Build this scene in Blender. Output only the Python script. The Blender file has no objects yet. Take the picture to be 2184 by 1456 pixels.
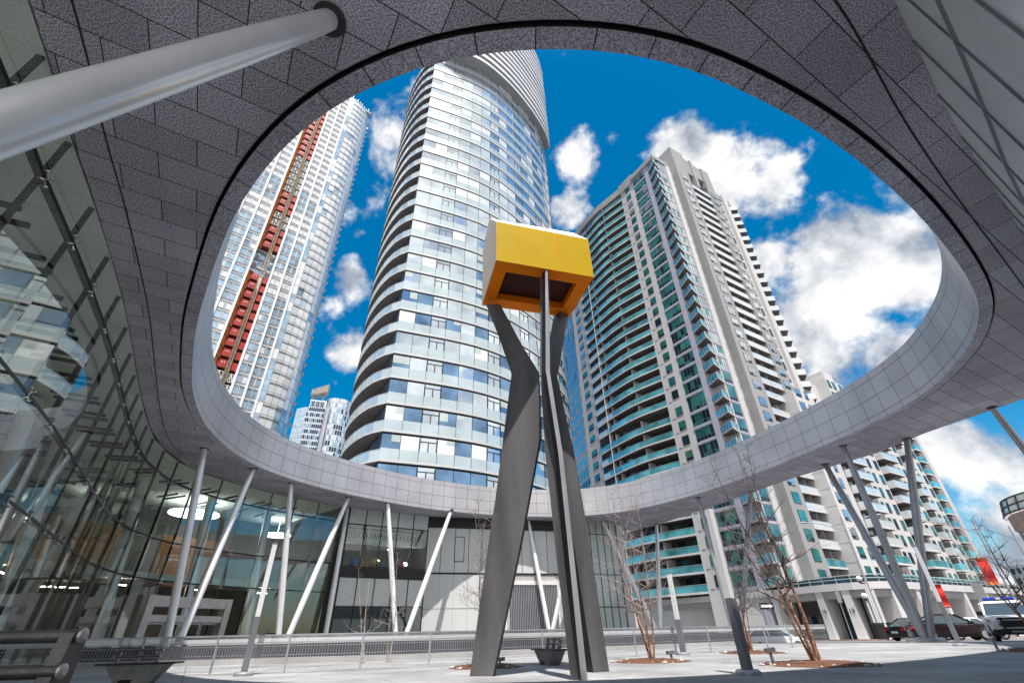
import bpy, math, random
from math import sin, cos, pi, radians, sqrt, atan2, tan
from mathutils import Vector, Matrix
random.seed(7)
S = bpy.context.scene
COL = S.collection

# ------------------------------------------------------------ camera
W0, H0 = 2184., 1456.
FPX, PITCH, ROLL, EYE = 969.2, radians(32.7745), radians(-1.294), 0.65
F = Vector((0, cos(PITCH), sin(PITCH)))
R0 = Vector((1, 0, 0)); U0 = Vector((0, -sin(PITCH), cos(PITCH)))
RI = R0*cos(ROLL) + U0*sin(ROLL); UP = -R0*sin(ROLL) + U0*cos(ROLL)
cam = bpy.data.cameras.new('camera'); co = bpy.data.objects.new('camera', cam); COL.objects.link(co)
cam.sensor_width = 36.0; cam.lens = FPX*36/W0; cam.clip_start = 0.05; cam.clip_end = 6000
m = Matrix((RI, UP, -F)).transposed().to_4x4(); m.translation = Vector((0, 0, EYE))
co.matrix_world = m; S.camera = co
CAM = Vector((0, 0, EYE))

# ------------------------------------------------------------ helpers
def gz(x, y):                      # the street falls gently away from the plaza
    t = .45*x + .89*y
    return -max(0., min(1.0, (t-28)*.0155))

class MB:
    def __init__(s): s.v = []; s.f = []; s.m = []; s.uv = []
    def face(s, pts, mi=0, uv=None):
        n = len(s.v); s.v += [tuple(p) for p in pts]; s.f.append(tuple(range(n, n+len(pts)))); s.m.append(mi); s.uv.append(uv)
    def hexa(s, c, mi=0):          # c: 8 corners, bottom 4 ccw then top 4
        n = len(s.v); s.v += [tuple(p) for p in c]
        for q in ((3,2,1,0),(4,5,6,7),(0,1,5,4),(1,2,6,5),(2,3,7,6),(3,0,4,7)):
            s.f.append(tuple(n+i for i in q)); s.m.append(mi); s.uv.append(None)
    def abox(s, x0, y0, z0, x1, y1, z1, mi=0):
        s.hexa([(x0,y0,z0),(x1,y0,z0),(x1,y1,z0),(x0,y1,z0),(x0,y0,z1),(x1,y0,z1),(x1,y1,z1),(x0,y1,z1)], mi)
    def bar(s, p, q, w, h, mi=0, up=(0,0,1)):
        p = Vector(p); q = Vector(q); d = (q-p).normalized(); up = Vector(up)
        a = d.cross(up)
        if a.length < 1e-4: a = d.cross(Vector((1,0,0)))
        a.normalize(); b = a.cross(d); a *= w/2; b *= h/2
        s.hexa([p-a-b, p+a-b, q+a-b, q-a-b, p-a+b, p+a+b, q+a+b, q-a+b], mi)
    def tube(s, pts, rad, n=10, mi=0, cap=True):
        pts = [Vector(p) for p in pts]; rad = rad if isinstance(rad, (list, tuple)) else [rad]*len(pts)
        rings = []; ref = None
        for i, p in enumerate(pts):
            d = (pts[min(i+1, len(pts)-1)] - pts[max(i-1, 0)]).normalized()
            if ref is None: ref = d.orthogonal().normalized()
            a = (ref - d*ref.dot(d)); a = a.normalized() if a.length > 1e-5 else d.orthogonal().normalized()
            ref = a; b = d.cross(a); k = len(s.v)
            s.v += [tuple(p + (a*cos(2*pi*j/n) + b*sin(2*pi*j/n))*rad[i]) for j in range(n)]; rings.append(k)
        for k0, k1 in zip(rings, rings[1:]):
            for j in range(n):
                s.f.append((k0+j, k0+(j+1)%n, k1+(j+1)%n, k1+j)); s.m.append(mi); s.uv.append(None)
        if cap:
            s.f.append(tuple(rings[0]+j for j in reversed(range(n)))); s.m.append(mi); s.uv.append(None)
            s.f.append(tuple(rings[-1]+j for j in range(n))); s.m.append(mi); s.uv.append(None)
    def lathe(s, prof, c=(0,0,0), n=20, mi=0):     # prof: (r, z) from bottom to top
        s.tube_prof = None; rings = []
        for r, z in prof:
            k = len(s.v); s.v += [(c[0]+r*cos(2*pi*j/n), c[1]+r*sin(2*pi*j/n), c[2]+z) for j in range(n)]; rings.append(k)
        for k0, k1 in zip(rings, rings[1:]):
            for j in range(n):
                s.f.append((k0+j, k0+(j+1)%n, k1+(j+1)%n, k1+j)); s.m.append(mi); s.uv.append(None)
        s.f.append(tuple(rings[0]+j for j in reversed(range(n)))); s.m.append(mi); s.uv.append(None)
        s.f.append(tuple(rings[-1]+j for j in range(n))); s.m.append(mi); s.uv.append(None)
    def prism(s, poly, z0, z1, mi=0, mt=None):
        mt = mi if mt is None else mt; n = len(poly)
        a = sum(poly[i][0]*poly[(i+1)%n][1]-poly[(i+1)%n][0]*poly[i][1] for i in range(n))
        if a < 0: poly = poly[::-1]
        s.face([(x,y,z0) for x,y in reversed(poly)], mt); s.face([(x,y,z1) for x,y in poly], mt)
        for i in range(n):
            (x0,y0),(x1,y1) = poly[i], poly[(i+1)%n]
            s.face([(x0,y0,z0),(x1,y1,z0),(x1,y1,z1),(x0,y0,z1)], mi)
    def add(s, o):
        n = len(s.v); s.v += o.v; s.f += [tuple(i+n for i in q) for q in o.f]; s.m += o.m; s.uv += o.uv

ORG = {}
def org(o):
    while o is not None:
        if o.name in ORG: return ORG[o.name]
        o = o.parent
    return Vector((0,0,0))
def build(name, mb, mats, parent=None, smooth=False, kind=None, at=None):
    me = bpy.data.meshes.new(name)
    o0 = org(parent) if parent else (Vector(at) if at else Vector((0,0,0)))
    me.from_pydata([(x-o0.x, y-o0.y, z-o0.z) for x,y,z in mb.v], [], mb.f)
    mats = mats if isinstance(mats, (list, tuple)) else [mats]
    for mt in mats: me.materials.append(mt)
    if len(mats) > 1: me.polygons.foreach_set('material_index', mb.m)
    if any(u is not None for u in mb.uv):
        l = me.uv_layers.new(name='UVMap'); i = 0; d = l.data
        for q, u in zip(mb.f, mb.uv):
            for k in range(len(q)):
                if u is not None: d[i].uv = u[k]
                i += 1
    if smooth:
        me.polygons.foreach_set('use_smooth', [True]*len(me.polygons))
        try: me.set_sharp_from_angle(angle=radians(38))
        except Exception: pass
    me.update()
    o = bpy.data.objects.new(name, me); COL.objects.link(o)
    if parent: o.parent = parent
    elif at: o.location = o0; ORG[o.name] = o0
    if kind: o['kind'] = kind
    return o
def tag(o, label, cat, group=None):
    o['label'] = label; o['category'] = cat
    if group: o['group'] = group
    return o
def thing(name, label, cat, loc=(0,0,0), group=None, rz=0.):
    o = bpy.data.objects.new(name, None); COL.objects.link(o); o.location = loc; o.rotation_euler = (0,0,rz)
    o.empty_display_size = .3; ORG[o.name] = Vector(loc)
    return tag(o, label, cat, group)
def local(name, label, cat, group=None):           # built round its own origin, moved afterwards
    o = thing(name, label, cat, (0,0,0), group); return o
def place(o, loc, rz=0.): o.location = loc; o.rotation_euler = (0,0,rz)
def dup(o, loc, rz, label, group=None):
    c = o.copy(); COL.objects.link(c); c.location = loc; c.rotation_euler = (0,0,rz); c['label'] = label
    if group: c['group'] = group
    def rec(src, dst):
        for ch in [x for x in src.children]:
            k = ch.copy(); COL.objects.link(k); k.parent = dst; rec(ch, k)
    rec(o, c); return c

class Pool:      # the parts of one kind on one thing: the nearest 100 as parts, the rest as one part
    def __init__(s, name, parent, mats, limit=100, sub=None, submats=None):
        s.name=name; s.parent=parent; s.mats=mats; s.limit=limit; s.sub=sub; s.submats=submats; s.it=[]
    def add(s, mb, sub=None, key=None):
        if key is None: key = (Vector(mb.v[0])-CAM).length
        s.it.append((key, len(s.it), mb, sub))
    def done(s):
        s.it.sort(key=lambda t: t[:2])
        for k, _, mb, sb in s.it[:s.limit]:
            o = build(s.name, mb, s.mats, s.parent)
            if sb: build(s.sub, sb, s.submats, o)
        rest = s.it[s.limit:]
        if rest:
            a = MB(); b = MB()
            for _, _, mb, sb in rest:
                a.add(mb)
                if sb: b.add(sb)
            o = build(s.name, a, s.mats, s.parent, kind='stuff')
            if b.v: build(s.sub, b, s.submats, o, kind='stuff')

def crom(pts, n, closed=False):    # Catmull-Rom resampled at even arc length
    P = [Vector((p[0], p[1])) for p in pts]; N = len(P); out = []
    segs = N if closed else N-1
    for i in range(segs):
        if closed: a,b,c,d = P[i-1],P[i],P[(i+1)%N],P[(i+2)%N]
        else: b,c = P[i],P[i+1]; a = P[i-1] if i else b*2-c; d = P[i+2] if i+2 < N else c*2-b
        for k in range(24):
            t = k/24
            out.append(.5*((2*b)+(c-a)*t+(2*a-5*b+4*c-d)*t*t+(3*b-a-3*c+d)*t**3))
    out.append(P[0].copy() if closed else P[-1].copy())
    L = [0.]
    for a, b in zip(out, out[1:]): L.append(L[-1]+(b-a).length)
    cnt = n if closed else n-1; res = []; j = 0
    for k in range(n):
        s_ = L[-1]*k/cnt
        while j < len(L)-2 and L[j+1] < s_: j += 1
        t = (s_-L[j])/max(1e-9, L[j+1]-L[j]); res.append(out[j].lerp(out[j+1], t))
    return res
def normals(P, closed=False, side=1):   # side=1: right-hand normal
    n = len(P); r = []
    for i in range(n):
        a = P[i-1] if (i or closed) else P[i]; b = P[(i+1)%n] if (i < n-1 or closed) else P[i]
        d = (b-a).normalized(); r.append(Vector((d.y, -d.x))*side)
    return r
def offs(P, d, closed=False, side=1):
    return [p+q*d for p, q in zip(P, normals(P, closed, side))]
def strip(mb, P, z0, z1, mi=0, closed=False, u0=0.):
    n = len(P); u = u0
    for i in range(n if closed else n-1):
        a, b = P[i], P[(i+1)%n]; l = (b-a).length
        mb.face([(a.x,a.y,z0),(b.x,b.y,z0),(b.x,b.y,z1),(a.x,a.y,z1)], mi, [(u,z0),(u+l,z0),(u+l,z1),(u,z1)]); u += l
def flat(mb, A, B, za, zb=None, mi=0, closed=False, flip=False):
    zb = za if zb is None else zb; n = len(A)
    for i in range(n if closed else n-1):
        j = (i+1)%n
        q = [(A[i].x,A[i].y,za),(A[j].x,A[j].y,za),(B[j].x,B[j].y,zb),(B[i].x,B[i].y,zb)]
        mb.face(q[::-1] if flip else q, mi)
def slab(mb, O, I, z0, z1, mi=0, mu=None):
    mu = mi if mu is None else mu
    flat(mb, O, I, z0, mi=mu, flip=True); flat(mb, O, I, z1, mi=mi); strip(mb, O, z0, z1, mi); strip(mb, I[::-1], z0, z1, mi)
    for a, b in ((O[0], I[0]), (I[-1], O[-1])):
        mb.face([(b.x,b.y,z0),(a.x,a.y,z0),(a.x,a.y,z1),(b.x,b.y,z1)], mi)
class Wall:      # a straight facade: t along it, o outwards, z up
    def __init__(s, p, d, n): s.p=Vector(p); s.d=Vector(d).normalized(); s.n=Vector(n).normalized()
    def P(s, t, o, z): q = s.p+s.d*t+s.n*o; return (q.x,q.y,z)
    def box(s, mb, t0, t1, o0, o1, z0, z1, mi=0):
        P = s.P; c = [P(t0,o1,z0),P(t1,o1,z0),P(t1,o0,z0),P(t0,o0,z0),P(t0,o1,z1),P(t1,o1,z1),P(t1,o0,z1),P(t0,o0,z1)]
        if (s.d.x*s.n.y - s.d.y*s.n.x) > 0: c = [c[i] for i in (1,0,3,2,5,4,7,6)]
        mb.hexa(c, mi)
    def quad(s, mb, t0, t1, o, z0, z1, mi=0):
        c = [s.P(t0,o,z0),s.P(t1,o,z0),s.P(t1,o,z1),s.P(t0,o,z1)]
        if (s.d.x*s.n.y - s.d.y*s.n.x) > 0: c = c[::-1]
        mb.face(c, mi)

# ------------------------------------------------------------ materials
def nodes(name):
    mt = bpy.data.materials.new(name); mt.use_nodes = True; nt = mt.node_tree
    return mt, nt, nt.nodes['Principled BSDF'], nt.nodes.new, nt.links.new
def mat(name, col, rough=.6, metal=0., var=.12, sc=2., fine=0., fsc=60., bump=0., spec=.5, streak=False):
    mt, nt, bs, N, L = nodes(name)
    bs.inputs['Roughness'].default_value = rough; bs.inputs['Metallic'].default_value = metal
    bs.inputs['Specular IOR Level'].default_value = spec
    g = N('ShaderNodeNewGeometry'); tn = N('ShaderNodeTexNoise'); tn.inputs['Scale'].default_value = sc; tn.inputs['Detail'].default_value = 5
    src = g.outputs['Position']
    if streak:
        mp = N('ShaderNodeMapping'); mp.inputs['Scale'].default_value = (1,1,.12); L(src, mp.inputs[0]); src = mp.outputs[0]
    L(src, tn.inputs['Vector'])
    mx = N('ShaderNodeMix'); mx.data_type = 'RGBA'
    mx.inputs[6].default_value = (*[max(0,c*(1-var)) for c in col], 1); mx.inputs[7].default_value = (*[min(1,c*(1+var)) for c in col], 1)
    rp = N('ShaderNodeMapRange'); rp.inputs[1].default_value=.3; rp.inputs[2].default_value=.7; L(tn.outputs[0], rp.inputs[0])
    L(rp.outputs[0], mx.inputs[0]); out = mx.outputs[2]
    if fine:
        t2 = N('ShaderNodeTexNoise'); t2.inputs['Scale'].default_value = fsc; t2.inputs['Detail'].default_value = 2; L(g.outputs['Position'], t2.inputs['Vector'])
        r2 = N('ShaderNodeMapRange'); r2.inputs[1].default_value=.35; r2.inputs[2].default_value=.65; r2.inputs[3].default_value=1-fine; r2.inputs[4].default_value=1+fine; L(t2.outputs[0], r2.inputs[0])
        m2 = N('ShaderNodeVectorMath'); m2.operation='SCALE'; L(out, m2.inputs[0]); L(r2.outputs[0], m2.inputs['Scale']); out = m2.outputs[0]
    L(out, bs.inputs['Base Color'])
    if bump:
        b = N('ShaderNodeBump'); b.inputs['Strength'].default_value = bump; b.inputs['Distance'].default_value=.02; L(tn.outputs[0], b.inputs['Height']); L(b.outputs[0], bs.inputs['Normal'])
    return mt
def mirror(name, col, rough=.06, metal=.75, wav=.03, sc=.6, var=.15):      # coated tower glass, opaque
    mt = mat(name, col, rough, metal, var, .35); nt = mt.node_tree; bs = nt.nodes['Principled BSDF']
    g = nt.nodes.new('ShaderNodeNewGeometry'); t = nt.nodes.new('ShaderNodeTexNoise'); t.inputs['Scale'].default_value=sc; t.inputs['Detail'].default_value=1
    nt.links.new(g.outputs['Position'], t.inputs['Vector'])
    b = nt.nodes.new('ShaderNodeBump'); b.inputs['Strength'].default_value=wav*4; b.inputs['Distance'].default_value=.1
    nt.links.new(t.outputs[0], b.inputs['Height']); nt.links.new(b.outputs[0], bs.inputs['Normal'])
    return mt
def clear(name, tint, refl=(1,1,1), base=.06, power=.6, body=0., bodycol=(1,1,1)):   # see-through glazing
    mt, nt, bs, N, L = nodes(name); out = nt.nodes['Material Output']
    tr = N('ShaderNodeBsdfTransparent'); tr.inputs[0].default_value=(*tint,1)
    gl = N('ShaderNodeBsdfGlossy'); gl.inputs['Color'].default_value=(*refl,1); gl.inputs['Roughness'].default_value=.02
    lw = N('ShaderNodeLayerWeight'); lw.inputs['Blend'].default_value=.25
    mr = N('ShaderNodeMapRange'); mr.inputs[3].default_value=base; mr.inputs[4].default_value=power; L(lw.outputs['Facing'], mr.inputs[0])
    first = tr.outputs[0]
    if body:
        bs.inputs['Base Color'].default_value=(*bodycol,1); bs.inputs['Roughness'].default_value=.3
        m0 = N('ShaderNodeMixShader'); m0.inputs[0].default_value=body; L(tr.outputs[0], m0.inputs[1]); L(bs.outputs[0], m0.inputs[2]); first = m0.outputs[0]
    ms = N('ShaderNodeMixShader'); L(mr.outputs[0], ms.inputs[0]); L(first, ms.inputs[1]); L(gl.outputs[0], ms.inputs[2]); L(ms.outputs[0], out.inputs[0])
    return mt
def glow(name, col, s):
    mt, nt, bs, N, L = nodes(name); bs.inputs['Base Color'].default_value=(*col,1)
    bs.inputs['Emission Color'].default_value=(*col,1); bs.inputs['Emission Strength'].default_value=s; return mt
def panel(name, col, bw, bh, rot=0., use_uv=False, offset=.5, mortar=.012, rough=.55, metal=0., var=.08, fine=0., fsc=90., mcol=(.01,.01,.012), shift=(0,0,0), bumpy=0.):
    mt, nt, bs, N, L = nodes(name); bs.inputs['Roughness'].default_value=rough; bs.inputs['Metallic'].default_value=metal
    if use_uv: src = N('ShaderNodeUVMap').outputs[0]
    else: src = N('ShaderNodeNewGeometry').outputs['Position']
    mp = N('ShaderNodeMapping'); mp.vector_type='TEXTURE'; mp.inputs['Rotation'].default_value=(0,0,rot); mp.inputs['Location'].default_value=shift; L(src, mp.inputs[0])
    br = N('ShaderNodeTexBrick'); br.offset=offset; br.squash=1.; br.inputs['Scale'].default_value=1.; br.inputs['Brick Width'].default_value=bw; br.inputs['Row Height'].default_value=bh
    br.inputs['Mortar Size'].default_value=mortar; br.inputs['Mortar Smooth'].default_value=.1; br.inputs['Bias'].default_value=0
    br.inputs['Color1'].default_value=(*[c*(1-var) for c in col],1); br.inputs['Color2'].default_value=(*[c*(1+var) for c in col],1); br.inputs['Mortar'].default_value=(*mcol,1)
    L(mp.outputs[0], br.inputs['Vector']); out = br.outputs['Color']
    g = N('ShaderNodeNewGeometry')
    t0 = N('ShaderNodeTexNoise'); t0.inputs['Scale'].default_value=.35; t0.inputs['Detail'].default_value=4; L(g.outputs['Position'], t0.inputs['Vector'])
    r0 = N('ShaderNodeMapRange'); r0.inputs[1].default_value=.3; r0.inputs[2].default_value=.7; r0.inputs[3].default_value=.86; r0.inputs[4].default_value=1.14; L(t0.outputs[0], r0.inputs[0])
    m0 = N('ShaderNodeVectorMath'); m0.operation='SCALE'; L(out, m0.inputs[0]); L(r0.outputs[0], m0.inputs['Scale']); out = m0.outputs[0]
    if fine:
        t2 = N('ShaderNodeTexNoise'); t2.inputs['Scale'].default_value=fsc; t2.inputs['Detail'].default_value=3; L(g.outputs['Position'], t2.inputs['Vector'])
        r2 = N('ShaderNodeMapRange'); r2.inputs[1].default_value=.36; r2.inputs[2].default_value=.64; r2.inputs[3].default_value=1-fine; r2.inputs[4].default_value=1+fine; L(t2.outputs[0], r2.inputs[0])
        m2 = N('ShaderNodeVectorMath'); m2.operation='SCALE'; L(out, m2.inputs[0]); L(r2.outputs[0], m2.inputs['Scale']); out = m2.outputs[0]
    L(out, bs.inputs['Base Color'])
    b = N('ShaderNodeBump'); b.invert=True; b.inputs['Strength'].default_value=.5; b.inputs['Distance'].default_value=.01; L(br.outputs['Fac'], b.inputs['Height']); L(b.outputs[0], bs.inputs['Normal'])
    return mt

M = {}
M['soffit'] = panel('soffit_panels', (.335,.33,.39), 1.54, .77, radians(31), mortar=.011, rough=.75, var=.15, fine=.7, fsc=34., shift=(.1,.33,0))
M['lip'] = panel('soffit_edge_panels', (.345,.34,.41), 1.1, 9., use_uv=True, offset=0, mortar=.014, rough=.6, fine=.6, fsc=34.)
M['fascia'] = panel('fascia_panels', (.47,.455,.48), 1.15, .92, use_uv=True, offset=0, mortar=.016, rough=.42, metal=.25, var=.035, mcol=(.13,.13,.14), shift=(0,10.28,0))
M['groove'] = mat('groove_shadow_gap', (.02,.02,.022), .8)
M['roofing'] = mat('roofing', (.3,.3,.31), .8)
M['colwhite'] = mat('column_white_paint', (.88,.88,.89), .25, .25, .06, 1.2)
M['colshade'] = mat('column_paint_shaded', (.36,.36,.375), .35, .4, .1, 1.2)  # darker copy of the column paint, backlit shade put into the colour
M['coldark'] = mat('column_dark_collar', (.03,.03,.033), .5)
M['lobbyglass'] = clear('lobby_glass', (.84,.93,.90), (.95,1,.99), .13, .65)
M['mullion'] = mat('mullion_black_steel', (.012,.012,.013), .4, .3)
M['clamp'] = mat('clamp_steel', (.7,.7,.7), .25, .9)
M['ceil'] = mat('lobby_ceiling', (.68,.73,.68), .8, 0, .12, .5, .12, 30)
M['darkwall'] = mat('lobby_dark_wall', (.10,.095,.085), .6, 0, .5, .35)
M['wood'] = mat('lobby_orange_wood', (.26,.11,.03), .5, 0, .4, .5, streak=True)
M['frost'] = mirror('frosted_panel', (.50,.56,.55), .32, .15, .01)
M['concrete'] = mat('grey_cladding', (.42,.42,.42), .6, 0, .16, .4, .05, 25, streak=True)
M['concrete2'] = mat('light_grey_cladding', (.55,.57,.57), .45, 0, .1, .3, .03, 25, streak=True)
M['black'] = mat('black_paint', (.012,.012,.013), .5)
M['offwhite'] = mat('offwhite_paint', (.72,.70,.70), .5, 0, .06, 1.)
M['disc'] = glow('ceiling_disc_light', (1,.99,.93), 2.6)
M['tubeandfill'] = glow('strip_and_fill_light', (1,.88,.68), 26.)  # a few real strips; strength raised to brighten the lobby ceiling
M['precast'] = mat('precast_concrete', (.585,.57,.575), .7, 0, .09, .25, .03, 9, streak=True)
M['precast2'] = mat('precast_concrete_grey', (.34,.335,.34), .7, 0, .1, .25, .03, 9, streak=True)
M['lav'] = mat('spandrel_lavender', (.45,.44,.53), .5, .1, .08, .6)
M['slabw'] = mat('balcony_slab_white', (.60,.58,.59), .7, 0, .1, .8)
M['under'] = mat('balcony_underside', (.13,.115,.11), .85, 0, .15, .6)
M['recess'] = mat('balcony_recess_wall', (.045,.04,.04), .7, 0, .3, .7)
M['teal'] = mirror('teal_window_glass', (.06,.33,.34), .07, .55, .02, .5, .5)
M['tealdark'] = mirror('dark_teal_glass', (.025,.06,.09), .06, .5, .02, .5, .5)
M['tealgreen'] = mirror('green_window_glass', (.10,.40,.29), .09, .5, .02, .5, .3)
M['silverglass'] = mirror('bright_window_glass', (.72,.76,.78), .07, .8, .02, .5, .15)
M['frame'] = mat('dark_window_frame', (.035,.038,.04), .5)
M['framegrey'] = mat('grey_window_frame', (.26,.27,.29), .5, .3)
M['guardteal'] = mirror('teal_balcony_guard', (.13,.48,.56), .12, .35, .03, .9, .55)
M['guardwhite'] = mirror('white_balcony_guard', (.74,.79,.81), .2, .35, .02, .7, .08)
M['rail'] = mat('guard_rail_metal', (.55,.6,.62), .4, .4)
M['spandrel'] = mirror('frosted_spandrel_glass', (.58,.67,.70), .22, .45, .012, .5, .10)
M['towerglass'] = mirror('tower_window_glass', (.80,.87,.93), .05, .88, .02, .45, .12)
M['towerblue'] = mirror('tower_blue_window_glass', (.20,.34,.52), .05, .75, .02, .45, .4)
M['slabgrey'] = mat('slab_edge_grey', (.56,.56,.57), .6, .1, .05, .8)
M['slot'] = mat('dark_slot', (.012,.012,.014), .6)  # near black: the shadow line under each tower slab put into the colour
M['whitemetal'] = mat('white_metal', (.80,.80,.81), .4, .1, .04, .5)
M['greymetal'] = mat('grey_metal', (.33,.33,.34), .45, .5, .08, .8)
M['whiteclad'] = mat('white_cladding', (.86,.86,.87), .5, .05, .05, .3)
M['paleglass'] = mirror('pale_glass', (.90,.92,.95), .14, .3, .02, .3, .12)
M['blueglass'] = mirror('sky_blue_glass', (.45,.61,.76), .08, .5, .02, .3, .35)
M['red'] = mat('red_panel', (.42,.022,.014), .5, 0, .3, .6)
M['orange'] = mat('orange_panel', (.80,.27,.06), .55, 0, .25, .6)
M['farclad'] = mat('blue_grey_cladding', (.55,.60,.66), .45, .2, .1, .3)
M['blade'] = mat('louvre_grey_brown', (.42,.38,.34), .7, 0, .3, .8)
M['tan'] = mat('hoist_mast_tan', (.42,.33,.2), .6, .2, .3, 2.)
M['darkred'] = mat('dark_red_steel', (.16,.03,.02), .6)
M['yellow'] = mat('yellow_enamel', (.58,.37,.0), .6, 0, .05, .9, .02, 40, spec=.12)
M['yellowshade'] = mat('yellow_enamel_shaded', (.95,.23,.0), .6, 0, .08, .9, spec=.12)  # yellow of the box underside, its shade put into the colour
M['cream'] = mat('cream_enamel', (.95,.78,.62), .55, 0, .05, .9)
M['screen'] = mat('dark_red_mesh', (.045,.004,.002), .85, 0, .6, 60.)
M['steel'] = mat('blackened_steel', (.165,.16,.165), .5, .4, .45, 1.6, .2, 60, streak=True)
M['steellit'] = mat('steel_lit_edge', (.55,.55,.60), .4, .4, .15, 1.)  # leg steel made pale, the light on its narrow side put into the colour
M['galv'] = mat('galvanised_steel', (.42,.43,.46), .42, .55, .12, 3.)
M['lamplens'] = mat('frosted_lamp_lens', (.80,.80,.82), .35, 0, .04, 2.)
M['polegrey'] = mat('lamp_post_grey_paint', (.22,.23,.26), .45, .3, .08, 3.)
M['benchmetal'] = mat('bench_dark_metal', (.16,.145,.145), .42, .55, .2, 8., .2, 120)
M['benchcap'] = mat('bench_steel_cap', (.62,.55,.54), .35, .6, .1, 20)
M['benchconc'] = mat('bench_concrete', (.33,.32,.31), .7, 0, .2, 5., .08, 60)
M['benchseat'] = mat('bench_seat_dark', (.03,.03,.03), .5, 0, .2, 9)
M['bark'] = mat('birch_bark_orange', (.34,.19,.12), .8, 0, .8, 14., .5, 40)
M['barkpale'] = mat('birch_bark_pale', (.38,.32,.28), .8, 0, .5, 12., .5, 50)
M['twig'] = mat('twig_bark', (.32,.26,.25), .8, 0, .4, 12.)
M['twigdark'] = mat('dark_twig_bark', (.13,.095,.09), .8, 0, .4, 12.)
M['mulch'] = mat('bark_mulch', (.13,.055,.03), .95, 0, .7, 22., .5, 80, bump=.6)
M['stone'] = mat('pale_river_stone', (.55,.52,.49), .7, 0, .35, 9.)
M['tyre'] = mat('tyre_rubber', (.012,.012,.012), .8)
M['rim'] = mat('wheel_alloy', (.6,.6,.6), .3, .8)
M['carwhite'] = mat('white_car_paint', (.80,.80,.82), .2, 0, .02, 2.)
M['carblack'] = mat('black_car_paint', (.010,.009,.011), .12, .2, .1, 2.)
M['carpurple'] = mat('dark_plum_car_paint', (.022,.012,.017), .15, .3, .1, 2.)
M['carglass'] = mirror('car_window_glass', (.12,.16,.18), .04, .6, .01)
M['headlight'] = mat('headlight_lens', (.75,.76,.78), .1, .3)
M['taillight'] = mat('tail_light_red', (.45,.01,.01), .2)
M['amber'] = mat('indicator_amber', (.7,.22,.03), .25)
M['plate'] = mat('number_plate', (.62,.66,.75), .5)
M['bluelamp'] = mat('blue_lamp', (.02,.08,.6), .2)
M['globe'] = mat('lamp_globe', (.82,.82,.78), .2, 0, .03)
M['signback'] = mat('sign_back_grey', (.30,.30,.31), .5, .5)
M['signwhite'] = mat('sign_white', (.8,.8,.8), .5)
M['brickred'] = mat('brick_round_tower', (.36,.27,.24), .8, 0, .2, .5)
M['fence'] = mat('fence_galvanised', (.50,.51,.54), .42, .5, .1, 2.)
M['fencepanel'] = clear('fence_top_panel', (.75,.78,.82), (.9,.9,.95), .15, .5, .8, (.74,.75,.79))
M['wallconc'] = mat('ramp_wall_concrete', (.42,.41,.41), .75, 0, .15, .6, .06, 30, streak=True)
M['walldark'] = mat('ramp_wall_dark', (.07,.07,.085), .6, 0, .3, .8)
M['kerbred'] = mat('kerb_reddish', (.36,.24,.21), .8)
# ------------------------------------------------------------ ground
def concrete_ground():
    mt, nt, bs, N, L = nodes('plaza_concrete'); bs.inputs['Roughness'].default_value=.75
    g = N('ShaderNodeNewGeometry'); out=None
    mp = N('ShaderNodeMapping'); mp.vector_type='TEXTURE'; mp.inputs['Rotation'].default_value=(0,0,radians(31)); L(g.outputs['Position'], mp.inputs[0])
    br = N('ShaderNodeTexBrick'); br.offset=0; br.inputs['Scale'].default_value=1; br.inputs['Brick Width'].default_value=3.1; br.inputs['Row Height'].default_value=3.1; br.inputs['Mortar Size'].default_value=.012
    br.inputs['Color1'].default_value=(.33,.33,.34,1); br.inputs['Color2'].default_value=(.37,.37,.375,1); br.inputs['Mortar'].default_value=(.15,.15,.15,1); L(mp.outputs[0], br.inputs['Vector'])
    out = br.outputs[0]
    for sc, dt, lo, hi, a, b in ((.6,6,.35,.7,.66,1.14),(3.5,5,.3,.7,.88,1.1),(55,2,.3,.7,.84,1.14)):
        t = N('ShaderNodeTexNoise'); t.inputs['Scale'].default_value=sc; t.inputs['Detail'].default_value=dt; L(g.outputs['Position'], t.inputs['Vector'])
        r = N('ShaderNodeMapRange'); r.inputs[1].default_value=lo; r.inputs[2].default_value=hi; r.inputs[3].default_value=a; r.inputs[4].default_value=b; L(t.outputs[0], r.inputs[0])
        v = N('ShaderNodeVectorMath'); v.operation='SCALE'; L(out, v.inputs[0]); L(r.outputs[0], v.inputs['Scale']); out = v.outputs[0]
        last = t
    L(out, bs.inputs['Base Color'])
    bp = N('ShaderNodeBump'); bp.inputs['Strength'].default_value=.25; bp.inputs['Distance'].default_value=.01; L(last.outputs[0], bp.inputs['Height']); L(bp.outputs[0], bs.inputs['Normal'])
    return mt
M['plaza'] = concrete_ground()
M['asphalt'] = mat('asphalt', (.16,.16,.165), .85, 0, .2, .5, .12, 40)
M['earth'] = mat('city_ground', (.22,.22,.22), .9, 0, .2, .05)
M['paving'] = mat('pavement_concrete', (.46,.45,.45), .8, 0, .12, .7, .05, 30)
def sheet(name, xs, ys, dz, mt):
    b = MB()
    idx = {}
    for i, x in enumerate(xs):
        for j, y in enumerate(ys):
            idx[i,j] = len(b.v); b.v.append((x, y, gz(x,y)+dz))
    for i in range(len(xs)-1):
        for j in range(len(ys)-1):
            b.f.append((idx[i,j],idx[i+1,j],idx[i+1,j+1],idx[i,j+1])); b.m.append(0); b.uv.append(None)
    o = build(name, b, mt, smooth=True); o['kind'] = 'structure'; return o
far = [-3000,-900,-300] ; rng = lambda a,b,s: [a+s*i for i in range(int((b-a)/s)+1)]
sheet('ground', far+rng(-160,160,8)+[300,900,3000], [-3000,-900,-300]+rng(-96,200,8)+[300,900,3000], 0, M['earth'])
pl = MB()                                            # plaza slab follows the same fall
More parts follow.
